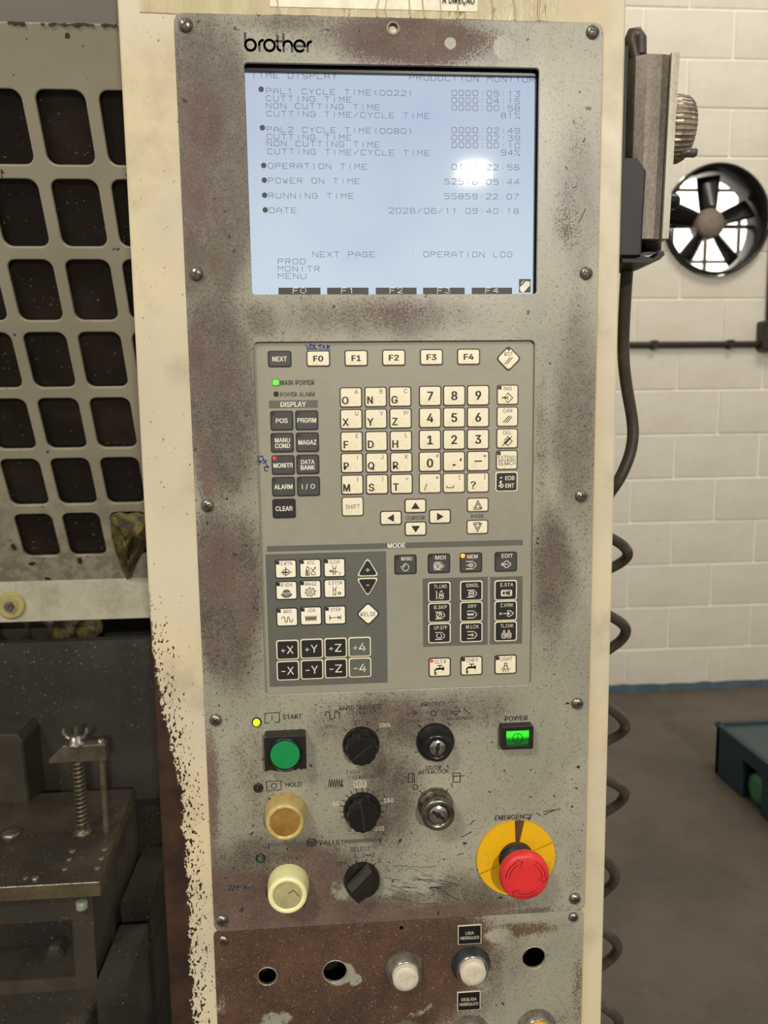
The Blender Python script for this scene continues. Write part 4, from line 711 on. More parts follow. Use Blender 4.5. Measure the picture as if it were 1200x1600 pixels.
# icon strokes in a -1..1 box
IC = {
 'hand': [[(-.3, -.8), (-.7, -.2), (-.9, .1), (-.6, .25), (-.3, -.1), (-.35, .7), (-.15, .8), (-.1, .1), (-.05, .9), (.15, .9), (.15, .1), (.2, .75), (.4, .7), (.4, .1), (.45, .45), (.6, .4), (.55, -.3), (.3, -.8), (-.3, -.8)]],
 'dia_in': [[(-.35, -.35), (.1, -.85), (.95, 0), (.1, .85), (-.35, .35)], [(-.95, 0), (.2, 0)], [(-.1, .3), (.2, 0), (-.1, -.3)]],
 'dia_out': [[(-.35, -.35), (.1, -.85), (.95, 0), (.1, .85), (-.35, .35)], [(-.85, 0), (.3, 0)], [(-.55, .3), (-.9, 0), (-.55, -.3)]],
 'box': [[(-.9, .8), (.4, .8), (1, 0), (.4, -.8), (-.9, -.8)], [(-.8, .45), (.25, .45), (.25, -.45), (-.8, -.45), (-.8, .45)], [(.5, .6), (.9, 0), (.5, -.6)]],
 'mdi': [[(-.9, .8), (.4, .8), (1, 0), (.4, -.8), (-.9, -.8), (-.9, .8)], [(-.7, .5), (.25, .5), (.25, -.5), (-.7, -.5), (-.7, .5)], [(-.5, -.3), (-.3, .3), (0, .3), (.05, -.3)], [(.55, .6), (.9, 0), (.55, -.6)], [(.5, .4), (.5, -.4)]],
 'mem': [[(-.9, .8), (.4, .8), (1, 0), (.4, -.8), (-.9, -.8)], [(-.3, -.25), (.0, -.5), (.4, 0), (.0, .5), (-.3, .25)], [(-.8, 0), (.1, 0)], [(.5, .6), (.9, 0), (.5, -.6)]],
 'singl': [[(-.9, .8), (.4, .8), (1, 0), (.4, -.8), (-.9, -.8)], [(-.6, .5), (.3, .5), (.3, -.5), (-.6, -.5), (-.6, .5)], [(-.5, 0), (.2, 0)], [(-.5, .1), (.2, .1)], [(.5, .6), (.9, 0), (.5, -.6)]],
 'dry': [[(-.9, .8), (.4, .8), (1, 0), (.4, -.8), (-.9, -.8)], [(-.9, .3), (-.75, -.3), (-.6, .3), (-.45, -.3), (-.3, .3), (-.15, -.3), (0, .3), (.15, -.3), (.3, .3)], [(.5, .6), (.9, 0), (.5, -.6)]],
 'bskp': [[(-.9, .8), (.4, .8), (1, 0), (.4, -.8), (-.9, -.8)], [(-.7, .5), (.25, .5), (.25, -.5), (-.7, -.5), (-.7, .5)], [(-.5, -.3), (.05, .3)], [(.5, .6), (.9, 0), (.5, -.6)]],
 'opstp': [[(-.9, .8), (.4, .8), (1, 0), (.4, -.8), (-.9, -.8)], [(-.6, -.35), (-.75, 0), (-.55, .35)], [(-.35, -.45), (.05, -.45)], [(.2, -.3), (.3, .0), (.1, .4)], [(.5, .6), (.9, 0), (.5, -.6)]],
 'mlck': [[(-.9, .8), (.4, .8), (1, 0), (.4, -.8), (-.9, -.8)], [(-.8, 0), (.2, 0)], [(-.8, .08), (.2, .08)], [(0, .3), (.35, 0), (0, -.3)]],
 'tllng': [[(-.8, .8), (-.8, -.9)], [(-.95, .6), (-.65, .8), (-.95, .85)], [(-.95, -.9), (-.65, -.9)], [(.1, .9), (.5, .9), (.5, .4), (.1, .4), (.1, .9)], [(-.1, .4), (.7, .4), (.8, -.9), (-.2, -.9), (-.1, .4)], [(.1, .1), (.5, .1), (.1, -.4), (.5, -.4)]],
 'tlchk': [[(-.6, .9), (-.3, .9), (-.3, .4), (-.6, .4), (-.6, .9)], [(-.85, .3), (-.1, .3), (-.1, -.9), (-.9, -.9), (-.85, .3)], [(.3, .9), (.6, .9), (.6, .4), (.3, .4), (.3, .9)], [(.15, .3), (.85, .3), (.9, -.9), (.15, -.9), (.15, .3)], [(-.6, 0), (-.3, 0), (-.6, -.5), (-.3, -.5)], [(.35, 0), (.65, 0), (.35, -.5), (.65, -.5)]],
 'esta': [[(-.95, .65), (.95, .65), (.95, -.65), (-.95, -.65), (-.95, .65)], [(-.7, .4), (-.1, .4), (-.3, 0), (-.1, -.4), (-.7, -.4)], arc(.25, 0, .4, -120, 120, 8), [(-.8, .5), (-.8, -.5)], [(.8, .5), (.8, -.5)]],
 'zwrk': [arc(-.8, 0, .22, 0, 360, 8), [(-.95, .2), (-.65, -.2)], [(-.4, 0), (.5, 0)], [(.2, .25), (.5, 0), (.2, -.25)], [(.1, -.5), (.4, -.75), (.98, 0), (.4, .75), (.1, .5)]],
 'zrtn': [arc(0, -.15, .6, 0, 360, 16), [(-.8, -.15), (1, -.15)], [(0, .9), (0, -.9)], [(-.4, -.3), (0, .2), (0, -.3), (-.4, -.3)], [(.1, -.3), (.3, -.3)]],
 'atc': [[(-.7, .3), (-.55, .85), (-.35, .85), (-.2, .3), (-.2, -.9), (-.8, -.9), (-.7, .3)], [(-.6, .1), (-.6, -.8)], [(-.45, .1), (-.45, -.8)], [(.1, .6), (.9, -.6)], [(.9, .7), (.1, -.5)], [(.1, -.5), (.3, -.9)], [(.7, .5), (.9, .7), (.9, .4)], [(.4, -.8), (.9, -.8)]],
 'scw': [[(-.35, .9), (-.25, .4), (-.25, -.8), (.15, -.8), (.15, .4), (.3, .9)], [(-.25, .3), (.15, .3)], [(-.9, -.1), (-.5, -.35), (.5, -.3)], [(-.9, -.1), (-.6, .05)], [(.9, -.4), (.9, -.9)], [(-.8, -.2), (-.4, -.15)]],
 'sstop': [[(-.35, .9), (-.25, .4), (-.25, -.8), (.15, -.8), (.15, .4), (.3, .9)], [(-.25, .3), (.15, .3)], arc(.8, -.5, .24, 0, 360, 12)],
 'pidx': [arc(0, 0, .62, 0, 360, 18), [(-.5, .3), (.5, .3)], [(-.4, .5), (-.4, -.5)], [(-.2, .6), (-.2, -.5)], [(0, .6), (0, -.5)], [(.2, .6), (.2, -.5)], [(.4, .5), (.4, -.5)], arc(0, .0, .92, 190, 350, 12), arc(0, .0, .82, 200, 340, 12)],
 'magz': [[((.9 if i % 4 < 2 else .62) * math.cos(i * math.pi / 16 + .1), (.9 if i % 4 < 2 else .62) * math.sin(i * math.pi / 16 + .1)) for i in range(33)], arc(0, 0, .28, 0, 360, 12)],
 'rpd': [[(-.95, .2), (-.8, .55), (-.5, .55), (-.4, .2), (-.35, -.4), (-.15, -.6), (.05, -.4), (.05, .3), (.2, .55), (.4, .3), (.45, -.3), (.65, -.6), (.9, -.4), (.95, 0)]],
 'jog': [[(-1 + .14 * i, .45 * (-1) ** i) for i in range(15)]],
 'step': [[(-.95, .4), (-.95, -.4)], [(.95, .4), (.95, -.4)], [(-.95, 0), (.8, 0)], [(.45, .25), (.85, 0), (.45, -.25)], [(-.8, .12), (-.8, -.12)]],
 'slash2': [[(-.7, -.6), (.2, .7)], [(-.3, -.6), (.6, .7)]], 'slash3': [[(-.8, -.6), (.2, .7)], [(-.4, -.7), (.55, .7)], [(0, -.7), (.8, .5)]],
 'del': [[(-.5, .2), (.1, .9), (.9, 0), (.1, -.9), (-.5, -.2)], [(-.9, -.9), (.8, .9)], [(-.6, -.3), (.3, .6)], [(-.3, -.5), (.5, .4)]],
 'ins': [[(-.2, .6), (.1, .9), (.9, 0), (.1, -.9), (-.2, -.6)], [(-.9, .0), (-.2, 0)], [(-.45, .25), (-.15, 0), (-.45, -.25)], [(.05, .3), (.05, -.3)], [(-.9, .08), (-.3, .08)]],
 'pgup': [[(-.9, -.7), (0, .9), (.9, -.7), (.5, -.7), (.5, -.9), (-.7, -.9), (-.9, -.7)], [(-.55, -.6), (0, .35), (.55, -.6), (-.55, -.6)]],
 'tap': [[(-.95, -.1), (-.95, -.45)], [(-.95, -.15), (-.6, .2), (.6, .2)], [(-.95, -.05), (-.6, .3), (.6, .3)], [(-.95, .0), (-.6, .12), (.6, .12)], [(0, .3), (0, .8)], [(-.35, .85), (.4, .85)], [(.6, .45), (.6, -.05)], [(.75, .45), (.75, -.05)], [(-.95, -.5), (-.95, -.9)], [(-.8, -.5), (-.8, -.9)]],
 'bulb': [arc(0, -.1, .38, -50, 230, 14), [(-.22, .25), (-.22, .8), (.22, .8), (.22, .25)], [(-.3, -.4), (.3, -.4)], [(-.8, -.45), (-.55, -.35)], [(.8, -.45), (.55, -.35)], [(-.5, -.9), (-.4, -.6)], [(.5, -.9), (.4, -.6)], [(0, -.95), (0, -.65)]],
 'shift': [], 'space': [[(-.9, .3), (-.9, -.3), (.9, -.3), (.9, .3)]],
}
IC['pgdn'] = [[(x, -y) for x, y in L] for L in IC['pgup']]
STY = {'cream': (M_key, M_ink), 'white': (M_keyw, M_ink), 'dark': (M_keyd, M_ink), 'black': (M_keyb, M_key), 'creamg': (M_key, M_inkg), 'blackd': (M_keyb, M_ink), 'slate': (M_slate, M_key)}
NK = {}
def key(x, y, w_, h_, sty, legs=(), icon=None, led=None, label=None, shape='rect', ink=None, name='key'):
    q = S(x, y, YM); c = P(x, y, YM); face, ring = STY[sty]
    ink = ink or (M_white if sty in ('dark', 'black', 'blackd', 'slate') else M_ink)
    if shape == 'rect': o_, i_ = rrect(c.x, c.z, w_ * q, h_ * q, 3.6 * q, 3), rrect(c.x, c.z, (w_ - 3.4) * q, (h_ - 3.4) * q, 2.6 * q, 3)
    else:
        def sh(R):
            K = {'dia': [(0, 1), (-1, 0), (0, -1), (1, 0)], 'up': [(0, 1.0), (-1, -.69), (1, -.69)], 'dn': [(-1, .69), (0, -1.0), (1, .69)]}[shape]
            out = []
            for n_, (a_, b_) in enumerate(K):      # rounded corners
                p0 = Vector(K[n_ - 1]); p1 = Vector((a_, b_)); p2 = Vector(K[(n_ + 1) % len(K)])
                for t_ in (0, .5, 1):
                    u = .17; A_ = p1.lerp(p0, u); B_ = p1.lerp(p2, u); m_ = A_.lerp(p1, t_).lerp(p1.lerp(B_, t_), t_)
                    out.append((c.x + m_.x * R * q, c.z + m_.y * R * q))
            return out
        o_, i_ = sh(w_ / 2), sh(w_ / 2 - 2.6)
    mb = MB(); mb.poly(o_, YM - .0004, YM + .0003, ring); mb.poly(i_, YM - .0009, YM - .0003, face, .00025)
    k = mb.build(name, con); tag(k, label)
    yl = YM - .00098; lm = MB(); on = False
    for t_, dx, dy, hh, ww, *rest in legs:
        lm.text(t_, c.x + dx * q, c.z - dy * q, hh * q, ww * q if ww else None, yl, rest[1] if len(rest) > 1 else ink, rest[0] if rest else .03); on = True
    if icon:
        nm, dx, dy, sx, sy, *rest = icon; wd = rest[0] if rest else 1.15
        if nm in ('tu', 'td', 'tl', 'tr'):
            T = {'tu': [(-1, -.8), (1, -.8), (0, 1)], 'td': [(-1, .8), (0, -1), (1, .8)], 'tl': [(-1, 0), (.8, -1), (.8, 1)], 'tr': [(1, 0), (-.8, 1), (-.8, -1)]}[nm]
            lm.add([(c.x + (dx + a_ * sx) * q, yl, c.z + (-dy + b_ * sy) * q) for a_, b_ in T], [(0, 1, 2)], ink)
        else: lm.strokes([[(c.x + (dx + a_ * sx) * q, c.z + (-dy + b_ * sy) * q) for a_, b_ in L] for L in IC[nm]], wd * q, yl, ink)
        on = True
    if on: lm.build('legend', k)
    if led:
        m_ = {'off': M_keydled, 'red': M_redled, 'amber': M_amberled, 'blk': M_ink}[led]; lx, lz = c.x + (-w_ / 2 + 4.6) * q, c.z + (h_ / 2 - 4.6) * q
        if shape == 'dia': lx, lz = c.x, c.z + (w_ / 2 - 5) * q
        l = MB()
        if led in ('red', 'amber'): l.lathe((lx, YM - .0009, lz), [((2.9 if led == 'red' else 3.6) * q, 0), (2 * q, .0006)], m_, n=12)
        elif shape == 'dia': l.poly([(lx - 3.5 * q, lz), (lx, lz - 4 * q), (lx + 3.5 * q, lz), (lx, lz + 2 * q)], YM - .001, YM - .0006, m_)
        else: l.poly(rrect(lx, lz, 5.4 * q, 5.4 * q, .3 * q, 1), YM - .001, YM - .0006, m_)
        tag(l.build('indicator', k), {'red': 'lit red indicator', 'amber': 'lit amber indicator'}.get(led))
    return k
key(437, 561, 37, 25.5, 'dark', [('NEXT', 0, 0, 7.2, 22)])
key(497.3, 560.4, 37, 25, 'cream', [('F0', 0, 0, 8.5, 14.5, .045)]); key(556.5, 559.8, 36.5, 25, 'cream', [('F1', 0, 0, 8.5, 13.5, .045)]); key(615.2, 559, 36.5, 25, 'cream', [('F2', 0, 0, 8.5, 14.5, .045)])
key(674, 558.2, 36, 24.8, 'cream', [('F3', 0, 0, 8.5, 14.5, .045)]); key(732, 557.6, 36, 24.8, 'cream', [('F4', 0, 0, 8.5, 14.5, .045)])
key(794.4, 560.4, 40, 40, 'cream', [('RST', 0, -7, 6.2, 13, .0, M_inkg)], ('slash2', .5, 3.5, 9, 7.5), 'off', shape='dia')
key(440.4, 657.3, 36, 31, 'dark', [('POS', 0, 0, 7, 18)], None, 'off'); key(479.4, 656.7, 36, 31, 'dark', [('PRGRM', 0, 0, 7, 29)], None, 'off')
key(441, 691.7, 36, 31, 'dark', [('MANU', .5, -4, 6.8, 23), ('COND', .5, 4.8, 6.8, 23)], None, 'off'); key(480.4, 691, 36, 31, 'dark', [('MAGAZ', 0, 0, 7, 28)], None, 'off')
key(442.5, 726.5, 36, 31, 'dark', [('MONITR', 0, .5, 7, 30)], None, 'red'); key(481, 725.6, 36, 31, 'dark', [('DATA', 0, -4, 6.8, 21), ('BANK', 0, 4.8, 6.8, 22)], None, 'off')
key(443, 760.4, 36, 31, 'dark', [('ALARM', 0, 0, 7, 28)], None, 'off'); key(482, 759.8, 36, 31, 'dark', [('I / O', 0, 0, 7.2, 20, .01)], None, 'off')
key(444, 794.4, 36.5, 31, 'blackd', [('CLEAR', 0, 0, 7, 26)], label='black clear key')
LR = ['ONG', 'XYZ', 'FDH', 'PQR', 'MST']; LS = ['ABC', 'UVW', 'E L', 'IJK', '()=']
for r_ in range(5):
    for c_ in range(3):
        x = (548.3, 587, 625.2)[c_] + r_ * .55; y = (621, 655, 690, 723.5, 757.3)[r_] - c_ * .6
        L = [(LR[r_][c_], -9, 4.6, 11.2, None, .035)]
        if LS[r_][c_] != ' ': L.append((LS[r_][c_], 8.5, -8.6, 6.6, None, .0, M_inkg))
        key(x, y, 35, 31.5, 'cream', L)
NR = ['789', '456', '123']
for r_ in range(3):
    for c_ in range(3):
        key((672, 709.6, 747)[c_] - r_ * .15, (618.8, 653, 687.4)[r_] - c_ * .5, 35, 31.5, 'cream', [(NR[r_][c_], 0, 0, 13, None, .04)])
key(671.6, 721.4, 35, 31.5, 'cream', [('0', 0, 2, 13, None, .04), ('#', 11.5, -9, 5.5, 4.5, 0, M_inkg)]); key(709.2, 720.9, 35, 31.5, 'cream', [('.', 0, 0, 13, 3, .05), (',', 10.5, -8.5, 11, 2.6, .03)])
key(746.8, 720.4, 35, 31.5, 'cream', [('+', 10.5, -8.5, 7.5, 6, .0, M_inkg)], ('step', 0, 0, 5, .01, 1.8))
key(671.8, 755.2, 35, 31.5, 'creamg', [('*', 11, -7, 8, 4.5, 0, M_inkg), ('/', -7, 5, 9, 7.5, .0)]); key(709.2, 754.6, 35, 31.5, 'creamg', [('[', 9, -9, 6, 2, 0, M_inkg)], ('space', -6, 5.5, 6, 5, 1.2)); key(746.6, 754, 35, 31.5, 'creamg', [('?', -7.5, 3.5, 11, 7.5, .02), (']', 10, -9, 6, 2, 0, M_inkg)])
key(551, 791.3, 34.5, 31, 'creamg', [('SHIFT', 0, 0, 7, 22.5, .0, M_inkg)])
key(793, 617, 34, 31, 'creamg', [('INS', 0, -9.5, 5.6, 12, 0, M_inkg)], ('ins', -.5, 4.5, 9, 8, 1.2), 'off'); key(792.6, 651.2, 34, 31, 'creamg', [('CAN', 0, -9.3, 5.6, 14, 0, M_inkg)], ('slash3', 0, 3.8, 8, 7, 1.2))
key(792.2, 685.2, 34, 31, 'creamg', [('DEL', 0, -8.8, 5.6, 13, 0, M_inkg)], ('del', 0, 4, 8.5, 8, 1.2)); key(791.6, 718.7, 34, 30.5, 'creamg', [('EXTEND', 0, -3.7, 6.2, 27, 0), ('SEARCH', 0, 4.8, 6.2, 27, 0)], ('step', 0, .6, 13.5, .01, .7), 'off')
key(791.2, 752.5, 34.5, 30.5, 'black', [(';', -9, -5, 10, 3.2, .04), ('EOB', 5, -5.5, 6.2, 14, .02), ('ENT', 5, 6, 6.2, 13.5, .02)], ('dia_in', -8.5, 6, 4.5, 4, 1.1), label='black entry key')
for x, y, n_ in ((649, 790.4, 'tu'), (687.2, 807, 'tr'), (610.8, 809.2, 'tl'), (649.3, 826, 'td')): key(x, y, 34, 22.5, 'cream', icon=(n_, 0, 0, 6.8 if n_[1] in 'ud' else 5.8, 5.8 if n_[1] in 'ud' else 6.2))
key(746.4, 788.8, 34, 22.5, 'creamg', icon=('pgup', 0, 0, 7.2, 7.8, 1.1)); key(745.8, 823.3, 34, 22.5, 'creamg', icon=('pgdn', 0, 0, 7.2, 7.8, 1.1))
for x, y, t_, ic, led in ((633.5, 881.9, 'MANU', 'hand', 'off'), (685.8, 880.2, 'MDI', 'mdi', 'off'), (735.8, 878.8, 'MEM', 'mem', 'amber'), (790.2, 877.5, 'EDIT', 'dia_out', 'off')):
    key(x, y, 35, 31, 'dark', [(t_, 2, -9.5, 6, 4.3 * len(t_) + (3 if len(t_) == 3 else 0), .01)], (ic, 0, 3.8, 8.5, 7.2, 1.1), led)
for x, y, t_, ic in ((686.3, 924.6, 'TL.LNG', 'tllng'), (736.3, 922.9, 'SINGL', 'singl'), (790, 922, 'E.STA', 'esta'), (686.5, 957, 'B.SKP', 'bskp'), (736.3, 955.4, 'DRY', 'dry'), (790, 954, 'Z.WRK', 'zwrk'), (686.6, 989, 'OP.STP', 'opstp'), (736.3, 987.5, 'M.LCK', 'mlck'), (790, 986, 'TL.CHK', 'tlchk')):
    wide = {'esta': 8.5, 'zwrk': 11.5, 'tllng': 6.5, 'tlchk': 8}.get(ic, 8)
    key(x, y, 35, 31.5, 'black', [(t_, 1.5, -8.8, 5.4, 20 if len(t_) > 3 else 13, .0)], (ic, 1, 4.2, wide, 6.8, 1.1))
for x, y, t_, ic, led in ((446.7, 889, 'Z.RTN', 'zrtn', 'blk'), (484.8, 888, 'ATC', 'atc', 'blk'), (522.7, 887, 'S.CW', 'scw', 'blk'), (447.7, 922.5, 'P.IDX', 'pidx', 'blk'), (485, 921, 'MAGZ', 'magz', 'blk'), (523, 919.4, 'S.STOP', 'sstop', None),
                          (448.7, 964, 'RPD', 'rpd', 'blk'), (486, 962.2, 'JOG', 'jog', 'blk'), (523.7, 961, 'STEP', 'step', 'blk')):
    key(x, y, 34, 30, 'white', [(t_, 1, -9.3, 5.6, {3: 12, 4: 16, 5: 18, 6: 22}[len(t_)] + (2 if t_ == 'MAGZ' else 0), 0)], (ic, 0, 3.6, 9, 7.8, 1.05), led)
key(574.4, 888.2, 35.5, 30, 'black', [('+', 0, 1, 9, 7.5, .0)], shape='up', label='black triangular plus key'); key(574.4, 914.8, 35.5, 30, 'black', [('−' if False else '-', 0, -1.5, 9, 7, .0)], shape='dn', label='black triangular minus key')
key(575.2, 959, 38, 38, 'white', [('RELSE', 0, 0, 6.6, 23.5, .0)], shape='dia')
for i, t_ in enumerate('XYZ4'):
    x = (449.4, 487, 524.4, 562)[i]; st = 'slate' if t_ == '4' else 'black'
    key(x, (1015, 1013.2, 1011.8, 1010.4)[i], 35, 31.5, st, [('+', -7, 0, 9, 6.5, 0), (t_, 4, 0, 12.5, 10.5, 0)]); key(x + .6, (1047.5, 1045.8, 1044, 1042.7)[i], 35, 31.5, st, [('-', -7, 0, 11, 6.5, 0), (t_, 4, 0, 12.5, 10.5, 0)])
for x, y, t_, ic, led in ((686.9, 1042.3, 'CLT.P', 'tap', 'red'), (736.5, 1040, 'CHP.F', 'tap', 'blk'), (789.8, 1038, 'LIGHT', 'bulb', 'blk')):
    key(x, y, 34.5, 30.5, 'cream', [(t_, 1, -9.2, 5.8, 18.5, 0, M_inkg if t_ == 'CLT.P' else M_ink)], (ic, 0, 3.8, 8, 8, 1.6 if ic == 'tap' else 1.1), led)

# ---- silk-screen on the lower part of the panel
def t2(t, x0, y0, x1, y1, m_=None, b_=.01): tpx(None, t, x0, y0, x1, y1, m_ or M_inkfaint, YP, b_)
def s2(lines, wd=1.2, m_=None, into=None):
    m0 = into or MB(); m0.strokes([pline(L, YP) for L in lines], wd * S(600, 1200, YP), YP, m_ or M_inkfaint)
    if into is None: m0.build('printed_symbol', con)
t2('START', 442, 1116, 471.5, 1123.5, M_ink, .02); t2('HOLD', 446.5, 1222, 471, 1229.5, M_ink, .02); t2('START', 441, 1337, 474, 1344, M_inkg, 0)
s2([[(414, 1130), (414, 1114.5), (436.5, 1113.5), (436.5, 1128.5), (430, 1129)], [(425, 1118), (425, 1125)], [(414, 1130), (421, 1129.5)]], 1.2, M_ink)
s2([[(417, 1236), (416.5, 1221), (439, 1220), (439, 1234), (417, 1236)]], 1.1, M_ink); s2([[(428 + 4 * math.cos(a_ * .5236), 1228 + 4 * math.sin(a_ * .5236)) for a_ in range(13)]], 1.1, M_ink)
s2([[(420, 1348), (420, 1335), (438, 1334)], [(420, 1348), (425, 1348)]], 1, M_inkg)
t2('RAPID TRAVERSE', 530.5, 1101.5, 596, 1109.5); t2('OVERRIDE', 544, 1110, 584, 1116, M_inkg, 0)
s2([[(508, 1118), (510, 1112), (514, 1112), (516, 1122), (519, 1125), (523, 1121), (523, 1113), (527, 1111), (530, 1114), (531, 1122)]], 1.3)
t2('SPEED', 507, 1133, 525, 1138, M_inkg, 0); t2('100%', 593, 1130, 610, 1136, M_white, 0)
t2('FEED', 542, 1204, 562, 1209, M_inkg, 0); t2('OVERRIDE', 543, 1211, 584, 1217, M_inkg, 0)
s2([[(513 + 1.9 * i, 1218 if i % 2 else 1230) for i in range(13)]], 1.1); tpx(None, '100', 556, 1222, 571, 1229, M_white, YP, 0)
s2([[(553.5, 1220.5), (572, 1220), (572, 1230), (553.5, 1230.5), (553.5, 1220.5)]], .8, M_white)
t2('50', 520, 1252, 529, 1259, M_white, 0); t2('150', 600, 1247, 615, 1254, M_white, 0); t2('0', 544, 1293, 549, 1300, M_ink, 0); t2('200', 586, 1291, 600, 1298, M_white, 0)
t2('PALLET', 499.5, 1313, 538, 1320, M_ink, .01); t2('SELECT', 547, 1323, 579, 1330, M_ink, 0); t2('OFF', 526, 1346, 542, 1352.5, M_ink, 0)
t2('1', 553, 1333.5, 556, 1341, M_ink, 0); t2('1', 567, 1332.5, 570, 1340, M_ink, 0); t2('2', 580.5, 1332, 586, 1339, M_ink, 0); t2('2', 590, 1341, 595, 1348, M_ink, 0)
s2([[(572, 1336.5), (579.5, 1336)], [(574, 1334.5), (572, 1336.5), (574, 1338)], [(577.5, 1334.5), (579.5, 1336), (577.5, 1338)]], .8, M_ink)
for L in ([(543, 1352.5), (549, 1356.5)], [(556, 1344.5), (558.5, 1351)], [(572.5, 1343.5), (570.5, 1350)], [(587, 1349), (582, 1354)]): s2([L], 1.6, M_ink)
s2([[(411, 1324), (418, 1324)], [(420, 1327), (420, 1319)]], 1.2, M_ink); s2([[(594, 1318), (594, 1310)]], 1.2, M_ink)
for L in ([(420, 1320.5), (473, 1318)], [(541, 1315), (594, 1312)]): s2([L], 6.2, M_slate)
s2([[(481 + 0, 1317 + 0)] and [(487 + 8 * math.cos(a_ * .3927), 1316.5 + 5.6 * math.sin(a_ * .3927)) for a_ in range(17)]] + [[(x, 1311.5), (x, 1321.5)] for x in (481.5, 484.3, 487, 489.7, 492.5)] + [[(480, 1316.5), (494, 1316.5)]], 1, M_ink)
t2('PROTECT', 658.5, 1097, 695.5, 1103.5); t2('POWER', 789, 1118.5, 824.5, 1126, M_ink, .02); t2('EMERGENCY', 773.5, 1273, 832, 1280.5, M_ink, .02)
t2('DOOR', 666, 1196, 690, 1202); t2('INTERLOCK', 655, 1202.5, 701, 1209); t2('PRGRM', 636, 1124, 655, 1128.5, M_inkg, 0); t2('PRGRM MODE', 701, 1120, 740, 1125, M_inkg, 0)
s2([[(677 + 4.2 * math.cos(a_ * .5236), 1114.5 + 4.2 * math.sin(a_ * .5236)) for a_ in range(13)], [(637, 1115), (648, 1114)], [(645, 1110), (651, 1113.5), (646, 1118)], [(704, 1112), (718, 1111)], [(710, 1107), (713, 1104), (719, 1111), (712, 1118), (708, 1114)], [(724, 1106), (734, 1116)]])
s2([[(638, 1209), (638, 1222), (645, 1222), (645, 1209), (638, 1209)], [(647.5, 1208), (647.5, 1223)]], 1.4)
s2([[(708, 1208), (719, 1208), (719, 1222), (708, 1222), (708, 1208)], [(709, 1213), (725, 1212)], [(706, 1224), (706, 1230)]], 1.4)
s2([[(649 + 4 * math.cos(a_ * .5236), 1230 + 4 * math.sin(a_ * .5236)) for a_ in range(13)]])
for L in ([(653, 1132), (658, 1136)], [(677, 1122.5), (677, 1126)], [(700, 1130), (703, 1133)], [(655, 1235.5), (660, 1239)], [(697, 1237), (700, 1233.5)]): s2([L], 1.5, M_ink)
# override scale ticks
for i in range(15):
    a_ = math.radians(200 - i * 15.7); s2([[(566 + 28 * math.cos(a_), 1266 - 28 * math.sin(a_)), (566 + 35 * math.cos(a_), 1266 - 35 * math.sin(a_))]], 1.3, M_ink if i not in (7,) else M_ink)
for i in range(4):
    a_ = math.radians(140 - i * 34); s2([[(564 + 29 * math.cos(a_), 1161 - 29 * math.sin(a_)), (564 + 35 * math.cos(a_), 1161 - 35 * math.sin(a_))]], 1.3, M_ink)
# scratches
scm = MB()
for i in range(46):
    x, y = random.uniform(600, 700), random.gauss(1375, 16); L_ = random.uniform(8, 34); a_ = random.uniform(-.1, .45); s2([[(x, y), (x + L_ * math.cos(a_), y + L_ * math.sin(a_))]], random.uniform(.4, .9), M_inkfaint, scm)
for x, y, L_, a_ in ((722, 1308, 17, -.5), (735, 1288, 9, -.8), (850, 1268, 26, -.15), (852, 1272, 18, -.4), (715, 1336, 9, -.3), (838, 1270, 8, .6), (905 - 20, 353, 0, 0), (904, 348, 24, -1.1), (896, 294, 6, -.6), (912, 222, 6, -1.2), (884, 260, 5, 1)): 
    if L_: s2([[(x, y), (x + L_ * math.cos(a_), y + L_ * math.sin(a_))]], 1.3, M_inkfaint, scm)
tag(scm.build('scratches', con), kind='stuff')
mb = MB(); mb.strokes([pline(L, YP) for L in ([(360, 1384), (358, 1390), (364, 1391), (366, 1385), (360, 1384)], [(371, 1383), (371, 1392)], [(367, 1387), (376, 1385)], [(380, 1384), (386, 1390)], [(385, 1383), (380, 1391)], [(388, 1387), (395, 1385)])], .0009, YP, simple('faded_pen', (44, 62, 84), .6)); mb.build('pen_marking', con)

# ---- panel lamps, buttons, knobs
def at0(x, y, h): c = P(x, y, -h); return c          # point on the plane h in front of the panel
def led(x, y, m_, label=None):
    c = P(x, y, -.003); r_ = 5.8 * S(x, y); mb = MB()
    mb.lathe((c.x, -.0014, c.z), [(r_ * 1.35, 0), (r_ * 1.3, .0012), (r_ * 1.0, .0014)], M_blackm, n=18); mb.lathe((c.x, -.0026, c.z), [(r_ * .98, 0), (r_ * .85, .0016), (r_ * .4, .0028)], m_, n=18)
    tag(mb.build('indicator', con), label)
led(400.8, 1129, M_yellowled, 'lit yellow-green indicator'); led(403.5, 1232, M_offled); led(407, 1342, M_offgreen)
# start button (square black guard, green disc)
h = .014; c = P(445.5, 1178, -h); q = S(445.5, 1178, -h)
mb = MB(); mb.poly(rrect(c.x, c.z, 65 * q, 58 * q, .0012, 2), -h, -.0012, M_blackm, .0006)
sb = mb.build('push_button', con); tag(sb, 'square black button with a green disc')
MB().lathe((c.x, -h, c.z), [(27.5 * q, 0), (27.5 * q, .002), (25 * q, .003), (24.2 * q, .001)], M_black, n=40, cap1=False).build('bezel', sb)
MB().lathe((c.x, -h, c.z), [(23.6 * q, 0), (23.4 * q, .0018), (22.5 * q, .0022)], dirty('green_cap', (16, 138, 74), (14, 122, 62), .35, 0, 60, .6, .15, 0), n=40).build('cap', sb)
mb = MB()
for i in range(14): mb.box(c.x - 31 * q + i * 4.4 * q, c.x - 26 * q + i * 4.4 * q, -h - random.uniform(.0006, .0018), -h + .0005, c.z - 30 * q - random.uniform(0, .0012), c.z - 26 * q + random.uniform(-.0008, .0006), simple('grime', (128, 122, 110), .7) if i == 0 else D.materials['grime'])
mb.build('grime_ridge', sb)
